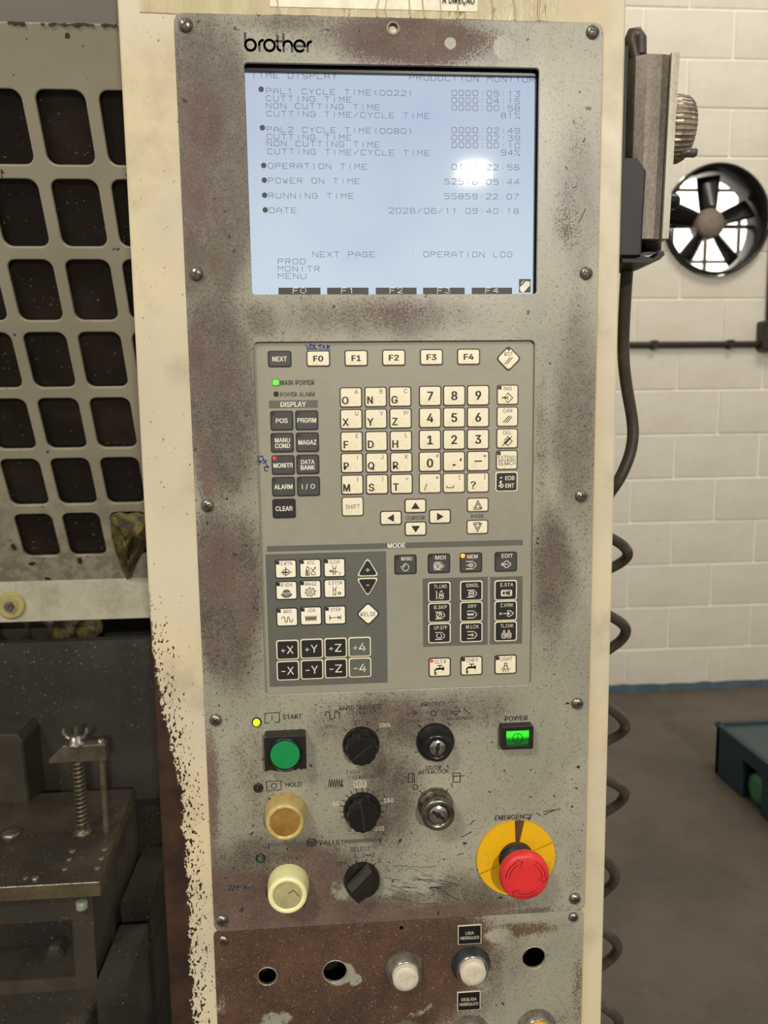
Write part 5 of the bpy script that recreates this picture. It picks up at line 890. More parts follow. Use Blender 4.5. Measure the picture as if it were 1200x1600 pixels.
mb = MB().box(c.x - .5 * q, c.x + .5 * q, -.0137, -.0016, c.z + 28 * q, c.z + 29.15 * q, M_inkg); mb.build('seam_mark', sb)
def round_button(bx, by, br, fx, fy, fr_, ir, h, outer, inner, label, name='push_button', crack=False):
    c = P(bx, by, -.002); q = S(bx, by); d = P(fx, fy, -h); qf = S(fx, fy, -h)
    R0, R1, R2 = br * q, fr_ * qf, ir * qf; cc = ((c.x + d.x) / 2, -.0012, (c.z + d.z) / 2)
    mb = MB(); mb.lathe(cc, [(R0, 0), (R0, .005), (R0 * .985, .008), (R1 * 1.0, h - .004), (R1 * .99, h - .0015), (R1 * .93, h), (R2 * 1.08, h), (R2, h - .0012)], outer, n=44, cap1=False)
    b = mb.build(name, con); tag(b, label)
    MB().lathe(cc, [(R2 * 1.01, h - .0016), (R2 * .5, h - .0010)], inner, n=40).build('cap', b)
    if crack:
        x, z, y = cc[0], cc[2], -.0012 - h + .0006; m_ = MB(); m_.strokes([[(x + .001, z + .002), (x + .005, z + .0045), (x + .0095, z - .001)]], .0005, y, M_dark); m_.build('crack', b)
    return b
M_amber = dirty('amber_plastic', (196, 176, 112), (146, 116, 58), .3, 0, 60, .55, .15, .1); M_amberi = dirty('amber_disc', (164, 126, 62), (124, 90, 38), .35, 0, 70, .5, .2, .1)
round_button(446.5, 1270, 33.0, 445.6, 1284, 30.5, 23, .018, M_amber, M_amberi, 'amber yellowed hold button')
round_button(450.4, 1383, 32.2, 449.5, 1396.5, 31, 22.5, .018, dirty('pale_yellow_plastic', (236, 234, 176), (222, 212, 140), .3, 0, 60, .6, .15, .05), dirty('clouded_disc', (186, 178, 124), (150, 146, 110), .35, 0, 90, .5, .2, .1), 'pale yellow cracked start button', crack=True)
def knob(bx, by, br, fx, fy, fr_, h, ang, label=None):
    c = P(bx, by, -.002); q = S(bx, by); d = P(fx, fy, -h); qf = S(fx, fy, -h); cc = ((c.x + d.x) / 2, -.0012, (c.z + d.z) / 2)
    mb = MB(); mb.lathe(cc, [(br * q, 0), (br * q, .003), (br * q * .93, .0042)], M_black, n=48, cap1=True)
    k = mb.build('rotary_knob', con); tag(k, label)
    mb = MB(); R = fr_ * qf; mb.lathe(cc, [(R * 1.14, .004), (R * 1.09, h * .55), (R * 1.03, h - .0012), (R * .94, h)], M_black, n=72, lobes=12, lobe=.03, smooth=True); mb.build('grip', k)
    a_ = math.radians(ang); m_ = MB(); y = -.0012 - h - .0002; m_.strokes([[(cc[0] - R * .8 * math.cos(a_), cc[2] - R * .8 * math.sin(a_)), (cc[0] + R * .85 * math.cos(a_), cc[2] + R * .85 * math.sin(a_))]], .0004, y, M_inkg); m_.build('pointer_line', k)
    return k
knob(563.5, 1161, 28.5, 566, 1176.5, 22.3, .0165, 40); knob(565.5, 1265, 29, 567.7, 1280, 22.3, .0165, 96)
# select knob: disc with a raised bar
c = P(566, 1375, -.004); q = S(566, 1375); cc = (c.x, -.0012, c.z)
mb = MB(); mb.lathe(cc, [(27.5 * q, 0), (27.5 * q, .0055), (26 * q, .007)], M_blackm, n=48); sk = mb.build('selector_knob', con); tag(sk, 'black selector knob with a wing grip')
y1 = -.0150
def seln(L, y): return [(P(x, yy, y1).x, P(x, yy, y1).z) for x, yy in L]
body = [(578, 1358), (584, 1371), (579, 1400), (560, 1413.5), (549, 1403), (542.5, 1389)]
MB().poly(seln(body, y1)[::1], y1, -.0070, M_blackm, .0012).build('wing_grip', sk)
MB().poly(seln([(574, 1354), (580.5, 1362), (549.5, 1394), (542, 1386)], y1), y1 - .0016, y1 + .004, simple('grip_edge_highlight', (58, 56, 54), .42), .0006).build('grip_edge', sk)  # ridge strip coloured lighter as the highlight along the bar
# key switches
def keyswitch(bx, by, br, fx, fy, fr_, h, m1, m2, ang, label):
    c = P(bx, by, -.002); q = S(bx, by); d = P(fx, fy, -h); qf = S(fx, fy, -h); cc = ((c.x + d.x) / 2, -.0012, (c.z + d.z) / 2); R = br * q; r2 = fr_ * qf
    mb = MB(); mb.lathe(cc, [(R, 0), (R, .003), (R * .95, .0055), (R * .86, .006), (R * .84, h * .55), (R * .74, h * .62), (r2 * 1.62, h * .66), (r2 * 1.6, h - .001), (r2 * 1.45, h), (r2 * 1.05, h), (r2, h - .0012)], m1, n=44, cap1=False)
    k = mb.build('key_switch', con); tag(k, label)
    MB().lathe(cc, [(r2 * 1.02, h - .0016), (r2 * .9, h - .0004), (r2 * .3, h - .0002)], m2, n=32).build('lock_cylinder', k)
    a_ = math.radians(ang); m_ = MB(); y = -.0012 - h - .0001; m_.strokes([[(cc[0] - r2 * .6 * math.cos(a_), cc[2] - r2 * .6 * math.sin(a_)), (cc[0] + r2 * .6 * math.cos(a_), cc[2] + r2 * .6 * math.sin(a_))]], r2 * .3, y, M_dark)
    m_.add([(a, y - .00005, b) for a, b in circ(cc[0], cc[2], r2 * .28, 12)], [tuple(range(12))], M_dark); m_.build('keyhole', k)
keyswitch(679.5, 1157, 29.5, 684, 1170, 13.8, .0155, simple('worn_black_metal', (34, 33, 34), .25, .3), M_chrome, 80, 'black key switch')
keyswitch(680.5, 1256, 27.5, 684.5, 1274.5, 16, .019, dirty('tarnished_metal', (150, 142, 128), (84, 76, 66), .25, .9, 60, .5, .15), M_chrome, -38, 'tarnished silver key switch')
# power lamp button
h = .010; c = P(808.5, 1153, -h); q = S(808, 1153, -h); mb = MB()
fr_ = rrect(c.x, c.z, 49 * q, 36 * q, .001, 2)
pb = plate('push_button', [fr_, rrect(c.x + .0004, c.z - .0004, 37 * q, 25 * q, .0006, 2)], -h, h - .0014, M_blackm, con, bevel=.0003); tag(pb, 'rectangular black button with a lit green lens')
def lens():
    t = NT('lit_green_lens'); sp = t.n('ShaderNodeSeparateXYZ'); t.l(t.obj, sp.inputs[0])
    t.set(lin((10, 90, 24)), .25); g = t.ramp(sp.outputs[2], -.0018, .0022); ln = t.n('ShaderNodeVectorMath', operation='LENGTH'); t.l(t.obj, ln.inputs[0])
    e = t.mix(g, lin((6, 60, 18)), lin((60, 255, 40))); t.l(e, t.b.inputs['Emission Color']); t.b.inputs['Emission Strength'].default_value = 1.0; return t.m
o = MB().poly(rrect(c.x + .0004, c.z - .0004, 36.6 * q, 24.6 * q, .0005, 2), -h + .0012, -.002, lens(), .0005).build('lens', pb)
m_ = MB(); y = -h + .0010; m_.strokes([arc(c.x + .0004, c.z - .0008, 7.6 * q, 0, 360, 20), [(c.x + .0004, c.z - .003), (c.x + .0004, c.z + .002)]], 1.1 * q, y, simple('dark_green_ink', (8, 66, 20), .5)); m_.build('symbol', pb)
# emergency stop
c = P(806, 1340, -.003); q = S(806, 1340, -.003); rp = D.objects
M_yel = dirty('yellow_enamel', (226, 176, 16), (200, 148, 20), .38, 0, 60, .62, .12, .1)
def sector(a0, a1, r0, r1, n=18):
    o = [(c.x + r1 * math.cos(math.radians(a0 + (a1 - a0) * i / n)), c.z + r1 * math.sin(math.radians(a0 + (a1 - a0) * i / n))) for i in range(n + 1)]
    return o + [(c.x + r0 * math.cos(math.radians(a1 + (a0 - a1) * i / n)), c.z + r0 * math.sin(math.radians(a1 + (a0 - a1) * i / n))) for i in range(n + 1)]
MB().lathe((c.x, -.0012, c.z), [(59.5 * q, 0), (59.5 * q, .0012)], dirty('brown_residue', (86, 56, 28), (190, 150, 60), .7, 0, 200, .62, .05, .2), n=48).build('ring_backing', con)
for s0, s1, nm in ((92.5, 201, 'ring'), (22.5, 78, 'ring'), (203, 380.5, 'ring')):
    L = sector(s0, s1, 27 * q, 61 * q); V0 = [(x, -.0012, z) for x, z in L]; V1 = [(x, -.0040, z) for x, z in L]; n = 19
    mb = MB(); mb.loft([V0[::-1], V1[::-1]], M_yel, cap0=False, cap1=False)
    mb.add(V1, [(i, i + 1, 2 * n - 2 - i, 2 * n - 1 - i) for i in range(n - 1)], M_yel); o = mb.build('warning_ring', con); tag(o, 'yellow segment of the emergency stop ring')
h = .025; d = P(820.5, 1371, -h); qf = S(820, 1364, -h); R = 38.6 * qf; cc = ((c.x + d.x) / 2 + .0002, -.0012, (c.z + d.z) / 2)
cc = (d.x, -.0012, d.z)
mb = MB(); cn = ((c.x * .5 + d.x * .5), -.0012, (c.z * .5 + d.z * .5)); mb.lathe(cn, [(.0135, 0), (.0135, .006), (.0120, .0065), (.0120, .018)], simple('grey_black_collar', (52, 54, 56), .4), n=40, cap1=True); mb.build('stop_collar', con)
M_red = simple('red_plastic', (214, 46, 50), .42, 0, .05, 40)
mb = MB(); mb.lathe(cc, [(R * .80, .0125), (R * .90, .014), (R * .985, .0165), (R, .0195), (R * .985, .0225), (R * .93, h - .0006), (R * .86, h), (R * .5, h + .0003)], M_red, n=64); es = mb.build('emergency_stop_button', con); tag(es, 'red mushroom stop button with turning arrows')
mb = MB(); M_redd = simple('dark_red_relief', (140, 34, 32), .5); y = -.0012 - h - .0006
for a0, a1 in ((178, 115), (62, -2), (-55, -120)):
    for rr in (.80, .66):
        mb.strokes([arc(cc[0], cc[2], R * rr, a0, a1, 10)], .0005, y, M_redd)
    s_ = -1; aa = math.radians(a1); tip = math.radians(a1 - 14)
    mb.strokes([[(cc[0] + R * .92 * math.cos(aa), cc[2] + R * .92 * math.sin(aa)), (cc[0] + R * .73 * math.cos(tip), cc[2] + R * .73 * math.sin(tip)), (cc[0] + R * .54 * math.cos(aa), cc[2] + R * .54 * math.sin(aa))]], .0006, y, M_redd)
mb.build('arrow_relief', es)
mb = MB()
for i in range(60):
    a_ = 2 * math.pi * i / 60; mb.box(-.0002, .0002, 0, 0.0001, 0, .0001, M_redd) if False else None
    x, z = cc[0] + R * .99 * math.cos(a_), cc[2] + R * .99 * math.sin(a_); mb.tube([(cc[0] + R * .93 * math.cos(a_), -.0012 - .0150, cc[2] + R * .93 * math.sin(a_)), (x, -.0012 - .0175, z)], .00035, M_red, 4)
mb.build('knurling', es)
# lower-panel white buttons
def wbutton(x, y, R1, ring, capm, label, cy=14, twin=25):
    b = P(x, y, -.002); q = S(x, y); mb = MB(); cc = (b.x, -.0010, b.z - .001)
    mb.lathe(cc, [(R1 * q, 0), (R1 * q * .98, .002), (R1 * q * .86, .006), (twin * q, .0075), (twin * q * .95, .0082), (twin * q * .88, .0080), (twin * q * .86, .003)], ring, n=44, cap1=False)
    k = mb.build('push_button', con); tag(k, label)
    MB().lathe(cc, [(twin * q * .99, .0076), (twin * q * .97, .0090), (twin * q * .92, .0091), (twin * q * .88, .0078)], M_chrome, n=40, cap1=False).build('chrome_lip', k)
    MB().lathe(cc, [(twin * q * .86, .003), (20.3 * q, .0032), (20 * q, .0110), (18.6 * q, .0124), (12 * q, .0126)], capm, n=40).build('cap', k)
M_dw = dirty('dirty_white_cap', (206, 198, 178), (150, 130, 96), .45, 0, 90, .62, .12, .1)
M_ring = dirty('dull_metal_ring', (150, 144, 132), (84, 76, 66), .4, .5, 50, .5, .15, .1)
wbutton(632, 1514, 30.5, M_ring, M_dw, 'dirty white button with a dull metal collar'); wbutton(736, 1506, 30.5, simple('blue_grey_ring', (58, 62, 68), .4, .3, .3, 90), M_dw, 'dirty white button with a blue-grey collar')
wbutton(634, 1621, 30.5, M_ring, M_dw, None); wbutton(735, 1613, 30.5, M_ring, M_dw, None); wbutton(838, 1604, 30.5, M_ring, dirty('yellow_cap', (226, 170, 50), (190, 140, 40), .4, 0, 90, .6, .1, 0), 'yellow button with a metal collar')
for (x0, y0, x1, y1), (a_, b_), lb in (((715.5, 1444.5, 752, 1476), ('LIGA', 'HIDRÁULICO'), 'black nameplate above the white button'), ((714.5, 1548, 750.5, 1579.5), ('DESLIGA', 'HIDRÁULICO'), 'black nameplate below the white button')):
    c = P((x0 + x1) / 2, (y0 + y1) / 2, -.002); q = S(x0, y0, -.002); mb = MB()
    mb.box(c.x - (x1 - x0) / 2 * q, c.x + (x1 - x0) / 2 * q, -.0022, -.0012, c.z - (y1 - y0) / 2 * q, c.z + (y1 - y0) / 2 * q, M_key); mb.box(c.x - ((x1 - x0) / 2 - 1) * q, c.x + ((x1 - x0) / 2 - 1) * q, -.0025, -.0021, c.z - ((y1 - y0) / 2 - 1) * q, c.z + ((y1 - y0) / 2 - 1) * q, M_black)
    k = mb.build('nameplate', con); tag(k, lb); t_ = MB(); t_.text(a_, c.x, c.z + 3.5 * q, 5 * q, (13 if a_ == 'LIGA' else 24) * q, -.0027, M_white); t_.text(b_, c.x, c.z - 4.5 * q, 5 * q, 29 * q, -.0027, M_white); t_.build('lettering', k)

# ================================================================== HANDWHEEL PENDANT + HOLDER + CABLE
PY0, PY1 = .018, .075
def X(px, py, Y=PY0): return P(px, py, Y).x
def Zz(px, py, Y=PY0): return P(px, py, Y).z
M_alu = dirty('grimy_cast_aluminium', (124, 115, 103), (82, 73, 64), .42, .35, 26, .5, .16, .15, (1, 1, .4))
M_alud = dirty('dark_grimy_aluminium', (96, 88, 80), (66, 58, 50), .5, .3, 30, .5, .15, .1)
M_plate = dirty('worn_grey_plate', (176, 172, 156), (140, 130, 112), .4, .2, 40, .55, .15, .1, (1, 1, .3))
M_iron = simple('dark_coated_steel', (27, 27, 27), .5, .2, .2, 40)
pd = empty('handwheel_pendant', (X(1015, 370), .045, Zz(1015, 372)), 'grimy grey handheld control box with ridged handwheel hanging beside the console', 'hand control')
zt, zb_ = Zz(1010, 84), Zz(1010, 373)
def sec(z, xa, xb):  # cross-section at height z from back xa to front xb
    d = xb - xa; return [(xa, PY0 + .012, z), (xa + d * .12, PY0 + .004, z), (xa + d * .38, PY0 + .0, z), (xa + d * .80, PY0, z), (xb, PY0 + .001, z), (xb, PY1, z), (xa + d * .3, PY1, z), (xa, PY1 - .012, z)]
MB().loft([sec(zb_, X(982, 370), X(1031, 370)), sec(zt, X(990, 85), X(1047, 85))], M_alu).build('body', pd)
MB().loft([[(x, y, z) for x, y, z in ((X(1034, 370), PY0 - .001, zb_), (X(1044, 370), PY0 - .001, zb_), (X(1044, 370), PY1 + .001, zb_), (X(1034, 370), PY1 + .001, zb_))],
           [(x, y, z) for x, y, z in ((X(1049, 84), PY0 - .001, zt + .001), (X(1061.5, 84), PY0 - .001, zt + .001), (X(1061.5, 84), PY1 + .001, zt + .001), (X(1049, 84), PY1 + .001, zt + .001))]], M_plate).build('face_plate', pd)
MB().loft([[(X(1031, 370) - .0005, PY0 + .003, zb_ + .001), (X(1034, 370) + .0005, PY0 + .003, zb_ + .001), (X(1034, 370) + .0005, PY1 - .003, zb_ + .001), (X(1031, 370) - .0005, PY1 - .003, zb_ + .001)],
           [(X(1047, 84) - .0005, PY0 + .003, zt - .001), (X(1049, 84) + .0005, PY0 + .003, zt - .001), (X(1049, 84) + .0005, PY1 - .003, zt - .001), (X(1047, 84) - .0005, PY1 - .003, zt - .001)]], M_dark).build('dark_gap', pd)  # black filler standing in for the shaded gap behind the face plate
R = .0258; wy = PY0 + R + .001; wz = P(1070, 203, wy).z; wx0 = P(1056, 203, PY0).x - .0005; wt = P(1083, 203, PY0 + .012).x - wx0
M_wheel = dirty('ridged_wheel_metal', (172, 158, 138), (96, 84, 72), .35, .4, 60, .5, .15)
mb = MB(); mb.lathe((wx0, wy, wz), [(R * .7, 0), (R * 1.0, .001), (R * 1.02, wt * .35), (R * .97, wt * .8), (R * .88, wt), (R * .3, wt * 1.02)], M_wheel, 'X', n=120, lobes=40, lobe=.022, smooth=False, cap0=True); hw = mb.build('handwheel', pd)
gp = P(1078, 243, wy - .012); mb = MB(); mb.lathe((wx0 + wt * .6, wy - .010, wz - R * .80), [(.0036, 0), (.0038, .004), (.0040, .012), (.0030, .0135)], M_steel, 'X', n=20, cap0=True); mb.build('crank_grip', hw)
kz = P(1050, 315, .03).z; kx = P(1050, 315, .03).x; MB().lathe((kx - .001, .03, kz), [(.006, -.004), (.0062, .0035), (.004, .006)], M_black, 'X', n=20, cap0=True).build('selector_knob', pd)
# hanging hook on top
mb = MB(); hk = [P(*p, .046) for p in ((992, 92), (988, 75), (985, 62), (988, 54), (996, 52), (1000, 60), (1000, 86))]
mb.tube(hk, .0052, M_alud, 10); mb.build('hanging_loop', pd)
MB().lathe((P(1010, 380, .046).x, .046, zb_ - .006), [(.008, 0), (.012, .002), (.012, .008)], M_black, 'Z', n=20, cap0=True).build('cable_gland', pd)
# holder bracket fixed to the console
mb = MB()
cup = [(.3225, .008), (X(998, 300), .008), (X(1004, 300), .013), (X(1004, 300), .08), (X(1001, 300), .08), (X(1001, 300), .0145), (X(997, 300), .0112), (.3225, .0112)]
mb.loft([[(x - .002, y, Zz(985, 402)) for x, y in cup], [(x, y, Zz(985, 270)) for x, y in cup], [(x - (.006 if x > .34 else 0), y, Zz(985, 254)) for x, y in cup]], M_iron); mb.build('pendant_holder', con)
mb = MB(); hp = [(968, 412), (1010, 413), (1026, 408), (1034, 400), (1031, 394), (1024, 396)]; hb = [(1021, 402), (1016, 406), (1000, 402), (968, 402)]
L = [(P(x, y, .02).x, P(x, y, .02).z) for x, y in hp + hb]; n = len(L)
V0 = [(x, .014, z) for x, z in L]; V1 = [(x, .06, z) for x, z in L]; mb.loft([V0, V1], M_iron); mb.build('holder_hook', con)
MB().box(.321, X(985, 300), .03, .06, Zz(985, 260), Zz(985, 60), M_iron).build('holder_strap', con)
# cable
M_cab = dirty('worn_black_cable', (66, 60, 52), (112, 102, 88), .36, 0, 70, .62, .12, .1)
CYD = .088; cp = []
for x, y, Y in ((982, 392, .05), (979, 430, .055), (976, 480, .065), (974, 530, .075), (975, 570, .08), (980, 610, .085), (987, 650, .088), (989, 680, .088), (984, 710, .088), (972, 740, .088), (962, 757, .09), (950, 775, .1), (945, 790, .105)): cp.append(P(x, y, Y))
apex = [865, 985, 1135, 1240, 1370, 1480, 1600, 1720]; xa = [981, 978, 977, 976, 961, 965, 968, 965]
prev = 800
for i, (ya, xx) in enumerate(zip(apex, xa)):
    nxt = (ya + apex[i + 1]) / 2 if i + 1 < len(apex) else ya + 55
    for t_ in range(0, 10):
        f_ = t_ / 10; y = prev + (nxt - prev) * f_ if False else (prev + (ya - prev) * f_ * 2 if f_ < .5 else ya + (nxt - ya) * (f_ - .5) * 2)
        cx_ = 938; Rr = xx - cx_; cp.append(P(cx_ - Rr * math.cos(2 * math.pi * f_), y, CYD - .017 * math.sin(2 * math.pi * f_)) )
    prev = nxt
sm = []
for i in range(len(cp) - 1):                       # Catmull-Rom
    p0, p1, p2, p3 = cp[max(i - 1, 0)], cp[i], cp[i + 1], cp[min(i + 2, len(cp) - 1)]
    for t_ in (0, .33, .66):
        sm.append(.5 * ((2 * p1) + (p2 - p0) * t_ + (2 * p0 - 5 * p1 + 4 * p2 - p3) * t_ * t_ + (3 * p1 - p0 - 3 * p2 + p3) * t_ ** 3))
nn = len(sm); o = MB().tube(sm, .0044, M_cab, 12, radii=[(.0053 if i < nn * .16 else .0049) for i in range(nn)]).build('coiled_cable'); tag(o, 'grimy dark coiled cable hanging from the hand control beside the console', 'cable')

# ================================================================== MACHINE GUARD (left)
A0 = Vector((-.1807, .2066, Z0 + .0363)); vv = Vector((-.0215, .425, -.905)).normalized() ; vv = Vector((0, .425, -.905)); vv.normalize()
nrm = Vector((0, vv.z, -vv.y)); nrm = nrm if nrm.y > 0 else -nrm      # pointing away from the camera
gd = empty('machine_guard', (-.3, .3, Z0 - .55), 'grey sheet-metal machine guard with rows of rounded window cutouts, left of the console', 'machine guard')
def sheet_mat(nm, a, b):
    t = NT(nm); n = t.noise(7, 5, .6); n2 = t.noise(60, 4, .7); sp = t.n('ShaderNodeSeparateXYZ'); t.l(t.obj, sp.inputs[0])
    c = t.mix(t.ramp(n, .35, .65), lin(a), lin(b)); low = t.math('MULTIPLY', t.ramp(sp.outputs[2], -.3, -.5), t.ramp(n2, .42, .62))
    c = t.mix(t.math('MULTIPLY', low, .6), c, lin((92, 80, 66))); c = t.mix(t.ramp(t.noise(90, 2), .70, .72), c, lin((60, 52, 46)))
    t.set(c, .42); t.bump(n2, .05, .001); return t.m
M_sheet = sheet_mat('guard_sheet_paint', (150, 145, 127), (140, 135, 117))
M_flange = dirty('guard_flange_paint', (176, 172, 154), (150, 144, 126), .45, 0, 22, .55, .15, .1)
def xf(s_, t_, d): p = A0 + Vector((s_, 0, 0)) + vv * (-t_) + nrm * d; return tuple(p)
loops = [[(-.5, -.588), (.16, -.588), (.16, .052), (-.5, .052)]]
for r_ in range(7):
    for k in range(-6, 5):
        x0 = .06 * k - .0215 * .08 * r_ - .0
        if x0 < -.45 or x0 + .05 > .155: continue
        if r_ == 6 and k < -2: continue
        loops.append(rrect(x0 + .025, -.08 * r_ - .0348, .050, .0695, .011, 5))
plate('perforated_sheet', loops, 0, .005, M_sheet, gd, (0, 0, Z0), bevel=.0014, xf=xf)
def pane_mat():
    t = NT('smoked_window'); sp = t.noise(260, 2, .5); c = t.mix(t.ramp(sp, .70, .73), lin((34, 29, 25)), lin((130, 120, 96)))
    c = t.mix(t.math('MULTIPLY', t.ramp(t.noise(9, 3), .45, .7), .5), c, lin((62, 52, 44))); t.set(c, .28); t.b.inputs['IOR'].default_value = 1.4
    tr = t.n('ShaderNodeBsdfTransparent'); tr.inputs[0].default_value = (.5, .45, .4, 1); mx = t.n('ShaderNodeMixShader'); mx.inputs[0].default_value = .25
    t.l(t.b.outputs[0], mx.inputs[1]); t.l(tr.outputs[0], mx.inputs[2]); t.l(mx.outputs[0], t.t.nodes['Material Output'].inputs[0]); return t.m
plate('window_pane', [[(-.49, -.558), (.15, -.558), (.15, .02), (-.49, .02)]], 0, .003, pane_mat(), gd, None, xf=lambda s_, t_, d: xf(s_, t_, d + .0085))
# folded top part and seam
pt = Vector(xf(0, .052, 0)); 
mb = MB(); mb.add([(A0.x - .5, pt.y, pt.z), (A0.x + .16, pt.y, pt.z), (A0.x + .16, pt.y - .012, pt.z + .35), (A0.x - .5, pt.y - .012, pt.z + .35), (A0.x - .5, pt.y + .003, pt.z), (A0.x + .16, pt.y + .003, pt.z), (A0.x + .16, pt.y - .009, pt.z + .35), (A0.x - .5, pt.y - .009, pt.z + .35)],
   [(0, 1, 2, 3), (7, 6, 5, 4), (0, 4, 5, 1), (3, 2, 6, 7)], simple('guard_upper_paint', (84, 78, 66), .5, 0, .06, 6)); mb.build('upper_sheet', gd)
mb = MB(); M_chip = simple('seam_dirt', (36, 30, 26), .8)
for x0, x1 in ((10, 38), (62, 69), (74, 146), (156, 182)):
    n = max(2, int((x1 - x0) / 5)); V = []
    for i in range(n + 1):
        c_ = P(x0 + (x1 - x0) * i / n, 14, pt.y - .0012); V.append((c_.x, pt.y - .0012, pt.z + random.uniform(-.0002, .0012)))
    V2 = [(a_, pt.y - .0012, pt.z - random.uniform(.0003, .0022)) for (a_, b_, c_) in V][::-1]
    n2 = len(V); VV = V + V2; mb.add(VV, [(i, i + 1, 2 * n2 - 2 - i, 2 * n2 - 1 - i) for i in range(n2 - 1)], M_chip)
mb.build('seam_dirt', gd)
# flange at the foot
pf = Vector(xf(0, -.588, 0)); fz = Z0 - .549
mb = MB(); mb.box(A0.x - .5, A0.x + .16, pf.y, pf.y + .003, fz, pf.z, M_flange).box(A0.x - .5, A0.x + .16, pf.y, pf.y + .03, fz - .003, fz, M_flange); mb.build('lower_flange', gd)
bc = P(17, 946, pf.y - .002); bq = S(17, 946, pf.y)
MB().lathe((bc.x, pf.y, bc.z), [(22 * bq, 0), (22 * bq, .003), (20 * bq, .004)], simple('yellowed_washer', (160, 152, 96), .5), n=32).lathe((bc.x, pf.y - .004, bc.z), [(12 * bq, 0), (12 * bq, .0015)], simple('tan_bush', (150, 140, 104), .5), n=28).build('washer', gd)
MB().lathe((bc.x, pf.y - .0055, bc.z), [(8 * bq, 0), (8 * bq, .005), (7 * bq, .0058)], M_steel, n=6, smooth=False).build('bolt', gd)
# dirt flakes
mb = MB()
for x, y, w_, h_ in ((50, 880, 7, 5), (74, 903, 6, 5), (125, 875, 5, 9), (22, 855, 6, 8), (228, 925, 8, 6), (236, 922, 6, 5)):
    d = ray(x, y); t_ = (A0 - Vector(CAM)).dot(nrm) / Vector(d).dot(nrm); p = Vector(CAM) + Vector(d) * t_ - nrm * .001; q = S(x, y, p.y)
    V = [p + Vector((math.cos(a_) * w_ * q * random.uniform(.5, 1.1), 0, 0)) + vv * (math.sin(a_) * h_ * q * random.uniform(.5, 1.1)) for a_ in [i * .785 for i in range(8)]]
    mb.add(V, [tuple(range(8))], M_chip)
mb.build('paint_flakes', gd)
# crumpled rag in the last cutout
rg = MB(); bx = [(172, 805), (186, 800), (200, 803), (214, 800), (232, 806), (236, 840), (224, 862), (214, 880), (205, 903), (198, 906), (190, 890), (180, 862), (174, 838)]
def onsheet(x, y, off):
    d = Vector(ray(x, y)); t_ = (A0 - nrm * off - Vector(CAM)).dot(nrm) / d.dot(nrm); return Vector(CAM) + d * t_
M_rag = dirty('oily_rag', (104, 92, 40), (40, 34, 24), .7, 0, 60, .5, .08, .5)
random.seed(3)
outer = [onsheet(x, y, .002) for x, y in bx]; mid = [onsheet(x * .6 + 206 * .4 + random.uniform(-5, 5), y * .6 + 845 * .4 + random.uniform(-5, 5), random.uniform(.006, .02)) for x, y in bx]
inn = [onsheet(x * .25 + 206 * .75 + random.uniform(-3, 3), y * .25 + 845 * .75 + random.uniform(-4, 4), random.uniform(.004, .022)) for x, y in bx]
back = [onsheet(x * .9 + 20.6, y * .9 + 84.5, -.001) for x, y in bx]
rg.loft([back, outer, mid, inn], M_rag); o = rg.build('crumpled_rag'); tag(o, 'crumpled oily yellow-brown rag stuck in the lowest cutout of the guard, beside the console', 'rag')

# ================================================================== MACHINE INTERIOR / BED
M_cast = dirty('oily_cast_iron', (40, 38, 34), (30, 29, 26), .5, .2, 16, .5, .2, .3)
def speck(nm, a, b, rough=.5, metal=.2):
    t = NT(nm); n = t.noise(9, 5, .65); c = t.mix(t.ramp(n, .35, .65), lin(a), lin(b)); s_ = t.ramp(t.noise(300, 2), .68, .72); c = t.mix(t.math('MULTIPLY', s_, t.ramp(t.noise(8), .4, .6)), c, lin((150, 144, 124)))
    t.set(c, rough, metal); t.bump(t.noise(50, 5), .2, .002); return t.m
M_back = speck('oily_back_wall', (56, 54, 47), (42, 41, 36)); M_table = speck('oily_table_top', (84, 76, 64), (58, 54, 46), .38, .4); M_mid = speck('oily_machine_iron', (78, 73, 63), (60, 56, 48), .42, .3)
bed = empty('machine_bed', (-.35, .35, 0), 'dark oily machine bed with stepped rails under the pallet table, left of the console', 'machine')
spl = empty('splash_guard', (-.43, .5, .3), 'dark oily sheet wall behind the pallet table, under the guard', 'splash guard')
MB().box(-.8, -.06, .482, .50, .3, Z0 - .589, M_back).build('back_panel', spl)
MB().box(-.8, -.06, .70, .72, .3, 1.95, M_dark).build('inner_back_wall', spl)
MB().box(-.8, -.06, .33, .72, 1.93, 1.95, M_dark).box(-.82, -.8, .2, .72, .3, 1.95, M_dark).build('shade_cover', spl)  # unseen roof and left side wall, added to keep the interior in shade
bx0 = P(46, 1200, .44).x; mb = MB()
prof = [(bx0 - .3, Z0 - .81), (bx0 + .004, Z0 - .81), (bx0 + .001, P(40, 1150, .44).z), (bx0 - .006, P(40, 1138, .44).z), (bx0 - .3, P(40, 1135, .44).z)]
mb.poly(prof, .42, .48, M_mid, .003); mb.build('bearing_block', bed)
mb = MB()
for x, y, r_ in ((20, 985, .028), (60, 988, .022), (95, 992, .02), (130, 990, .018)):
    c_ = P(x, y, .56); mb.lathe((c_.x, .6, c_.z), [(r_, 0), (r_, .03), (r_ * .6, .035)], M_rag if x > 60 else M_mid, n=14)
mb.build('hose_fittings', spl)
T = .80
mb = MB(); mb.box(-.7, -.150, .14, .44, .2, P(100, 1548, .236).z - .054, M_cast).box(-.172, -.135, .30, .44, .45, .66, M_cast); mb.box(-.145, -.115, .12, .44, .2, .56, M_cast); mb.build('bed_casting', bed)
